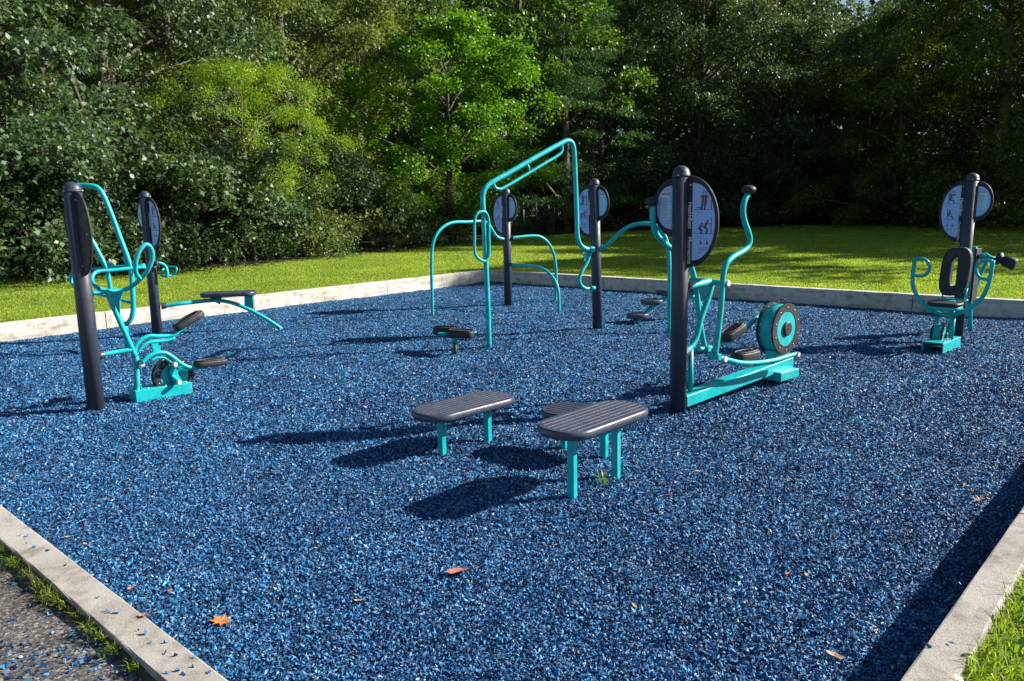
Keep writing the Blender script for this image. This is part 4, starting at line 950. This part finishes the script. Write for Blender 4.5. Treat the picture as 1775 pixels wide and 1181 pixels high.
# left: glossy dark oaks
T_('oak',60,20.5,1.05,.3,'dark glossy oak filling the upper left corner')
T_('oak',-160,19.0,1.0,2.0,'dark oak at the left edge behind the stepper post')
T_('oak',225,23.0,1.08,4.1,'grey green oak between the left corner oak and the locust')
T_('locust',445,21.8,.62,.8,'bright yellow green locust with feathery boughs above the sit up bench',.66)
T_('pale',330,26.0,1.0,2.9,'green tree top behind and above the yellow green locust')
T_('pale',520,29,1.0,.2,'pale olive tree left of the round green maple')
T_('pale',640,33,1.08,1.9,'tall pale green tree directly behind the maple')
T_('pale',400,31,1.1,3.3,'light green tree at the top left of centre')
T_('shade',560,37,1.0,1.,'dark tree top seen between the pale trees')
T_('maple',790,29.0,1.0,.5,'bright green round maple with a bare lower trunk by the lawn edge',.88)
T_('tall',905,39,1.0,1.1,'tall bright green tree rising behind the right side of the maple')
T_('tall',760,44,1.02,3.9,'tall tree crown at top centre behind the maple')
T_('pine',985,37,.95,.4,'layered pine with bright needle tips right of centre')
T_('pine',1045,41,.9,2.3,'darker pine behind the pull up bar post')
T_('rusty',985,50,1.15,0.,'tree with a rusty brown leaf cluster at top centre')
T_('shade',1090,46,1.0,.7,'dark shaded tree right of the pines')
T_('grey',1215,43,.95,2.2,'grey green tree in the dark wood above the plyometrics sign')
T_('shade',1150,52,1.15,3.7,'tall black green tree behind the grey green tree')
T_('grey',1330,44,1.0,4.0,'grey green tree lit at its top right of the plyometrics sign')
T_('shade',1430,46,1.0,5.2,'dark tree between the lit grey tree and the right side wood',.6)
T_('grey',1520,44,.9,1.4,'shadowed grey green tree near the right of the wood',.64)
T_('yellow',1550,37.5,.72,.6,'olive green tree with low boughs left of the press machine sign',.6)
T_('yellow',1720,34,.95,2.2,'olive tree with dark branches in the upper right corner')
T_('yellow',1850,31,1.0,4.4,'yellow green tree at the right edge behind the foam roller')
T_('shade',1650,45,1.1,2.4,'dark tree behind the olive trees at right',.68)
T_('shade',1290,56,1.15,.4,'far dark tree at top right of centre')
T_('shade',960,60,1.2,2.0,'far dark tree at the top behind the rusty leaves')
T_('shade',300,38,1.1,.2,'dark tree behind the left locust')
T_('shade',120,33,1.05,2.9,'dark tree behind the corner oak')
T_('shade',-60,30,1.0,1.2,'dark tree behind the left edge oak')
T_('shade',690,52,1.15,4.2,'far dark tree behind the pale trees')
# understorey
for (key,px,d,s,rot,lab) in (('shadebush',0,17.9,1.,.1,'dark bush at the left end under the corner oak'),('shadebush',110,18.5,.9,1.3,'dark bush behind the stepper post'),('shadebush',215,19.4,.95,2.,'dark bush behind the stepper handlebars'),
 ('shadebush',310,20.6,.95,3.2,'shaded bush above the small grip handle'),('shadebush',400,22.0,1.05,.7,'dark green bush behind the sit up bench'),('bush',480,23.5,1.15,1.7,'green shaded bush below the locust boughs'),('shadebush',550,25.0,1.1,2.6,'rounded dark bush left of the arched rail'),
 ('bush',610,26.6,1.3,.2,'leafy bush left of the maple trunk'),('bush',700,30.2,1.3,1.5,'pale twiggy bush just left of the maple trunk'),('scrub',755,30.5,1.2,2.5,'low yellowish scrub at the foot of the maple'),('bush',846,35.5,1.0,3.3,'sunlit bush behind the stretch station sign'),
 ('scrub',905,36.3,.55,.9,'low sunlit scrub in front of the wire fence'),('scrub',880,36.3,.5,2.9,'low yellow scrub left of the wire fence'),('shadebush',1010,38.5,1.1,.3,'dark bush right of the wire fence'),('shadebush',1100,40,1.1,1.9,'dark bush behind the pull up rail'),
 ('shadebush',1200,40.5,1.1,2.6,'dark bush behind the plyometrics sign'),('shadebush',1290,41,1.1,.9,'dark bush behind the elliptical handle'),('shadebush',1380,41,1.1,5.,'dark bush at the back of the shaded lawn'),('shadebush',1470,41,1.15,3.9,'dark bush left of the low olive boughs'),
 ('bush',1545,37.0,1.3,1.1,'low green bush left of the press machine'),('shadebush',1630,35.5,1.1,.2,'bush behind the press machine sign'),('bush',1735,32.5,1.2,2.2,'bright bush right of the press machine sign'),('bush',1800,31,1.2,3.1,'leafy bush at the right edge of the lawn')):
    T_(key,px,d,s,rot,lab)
# trees standing off to the right that shade the far lawn
for i,(x,y,s) in enumerate(((23.5,21.5,.95),(25,27,.95),(27.5,33,1.0),(30,39,1.),(34,25,1.),(38,31,1.1),(44,37,1.1))):
    tree('shade' if i%3==1 else 'tall',x,y,s,i*1.3,'tall tree beyond the right edge shading the lawn',s*(.72,.74,.86,.9,.8,.85,.9)[i],group='trees beyond the right edge')
# the deep wood behind everything, one mass
r=np.random.default_rng(99); N=26000; a=r.uniform(-.95,.95,N); d=r.uniform(62,74,N); zz=r.uniform(0,1,N)**.8*(20+3*np.sin(a*17)+2*np.sin(a*41+2)-9*np.exp(-((a-.43)/.06)**2)-6*np.exp(-((a-.16)/.03)**2))
tp=np.stack([np.sin(a)*d,np.cos(a)*d,zz],-1); tp+=r.normal(0,.5,tp.shape); dr=r.normal(0,1,tp.shape); dr[:,1]-=.8; dr/=np.linalg.norm(dr,axis=1,keepdims=True)
Vd,Fd=leaves(tp,dr,4,.75,r,.7,.5); prop(arr_obj('distant_wood',Vd,Fd,L_DRK),'dark mass of the deep wood filling the gaps behind the trees','wood',kind='stuff')

# ------------------------------------------------------------------ wire fence and bin
fx=thing('wire_fence',(1.2,35.5,zl),'dark chain link fence between the maple and the pines','fence')
x0,y0=at(868,35.4); x1,y1=at(955,35.9); z1_=1.75
m_=MB(); nP=5
for i in range(nP):
    k=i/(nP-1); p=Vector((x0+(x1-x0)*k,y0+(y1-y0)*k,zl)); m2=MB().tube([p,p+UPZ*1.5],.035,8,sub=1); obj('fence_post',m2,WIRE,fx)
a_=Vector((x0,y0,zl)); b_=Vector((x1,y1,zl)); dd=(b_-a_)
m_=MB().tube([a_+UPZ*1.45,b_+UPZ*1.45],.025,8,sub=1).tube([a_+UPZ*.1,b_+UPZ*.1],.015,6,sub=1); obj('top_rail',m_,WIRE,fx)
m_=MB(); L=dd.length; du=dd.normalized(); st=.11; k=-1.4
while k<L:
    for sg in (0,1):
        s0,s1,za,zb=k,k+1.35,.1,1.45
        if s0<0: za+= -s0; s0=0
        if s1>L: zb-=(s1-L); s1=L
        if zb-za>.02:
            A=(a_+du*s0+UPZ*(za if not sg else 1.55-za)); B=(a_+du*s1+UPZ*(zb if not sg else 1.55-zb)); m_.tube([A,B],.0055,3,sub=1,cap=False)
    k+=st
obj('wire_mesh',m_,WIRE,fx,fix=False)
cb=at(957,35.7); bn=thing('litter_bin',(cb[0],cb[1],zl),'small dark litter bin at the right end of the wire fence','bin')
o=Vector((cb[0],cb[1],zl)); m_=MB().lathe(o,UPZ,[(.24,0),(.27,.05),(.3,.75),(.3,.8)],18); obj('body',m_,BLACK,bn)
m_=MB().lathe(o+UPZ*.8,UPZ,[(.31,0),(.31,.04),(.2,.14),(.05,.18)],18); obj('lid',m_,PANELB,bn)
m_=MB().tube([o+Vector((.2,.1,0)),o+Vector((.2,.1,1.25))],.035,8,sub=1); obj('support_post',m_,WIRE,bn)

# ------------------------------------------------------------------ light
w=bpy.data.worlds.new('World'); SC.world=w; w.use_nodes=True; nt=w.node_tree; bg=nt.nodes['Background']
EL,AZ=math.radians(29.8),math.radians(9)       # AZ measured from +X towards +Y
sky=nt.nodes.new('ShaderNodeTexSky'); sky.sky_type='NISHITA'; sky.sun_disc=False; sky.sun_elevation=EL; sky.sun_rotation=math.pi/2-AZ
sky.air_density=1.; sky.dust_density=.6; sky.ozone_density=1.5
nt.links.new(sky.outputs[0],bg.inputs[0]); bg.inputs[1].default_value=.052
sl=bpy.data.lights.new('sun','SUN'); sl.energy=5.; sl.angle=math.radians(.53); sl.color=(1,.955,.88)
so=bpy.data.objects.new('sun',sl); COL.objects.link(so)
dv=Vector((math.cos(EL)*math.cos(AZ),math.cos(EL)*math.sin(AZ),math.sin(EL)))
so.rotation_euler=dv.to_track_quat('Z','Y').to_euler()
SC.view_settings.view_transform='Standard'; SC.view_settings.look='None'; SC.view_settings.exposure=1.22; SC.view_settings.gamma=1
SC.cycles.max_bounces=6; SC.cycles.transparent_max_bounces=4; SC.cycles.use_adaptive_sampling=True
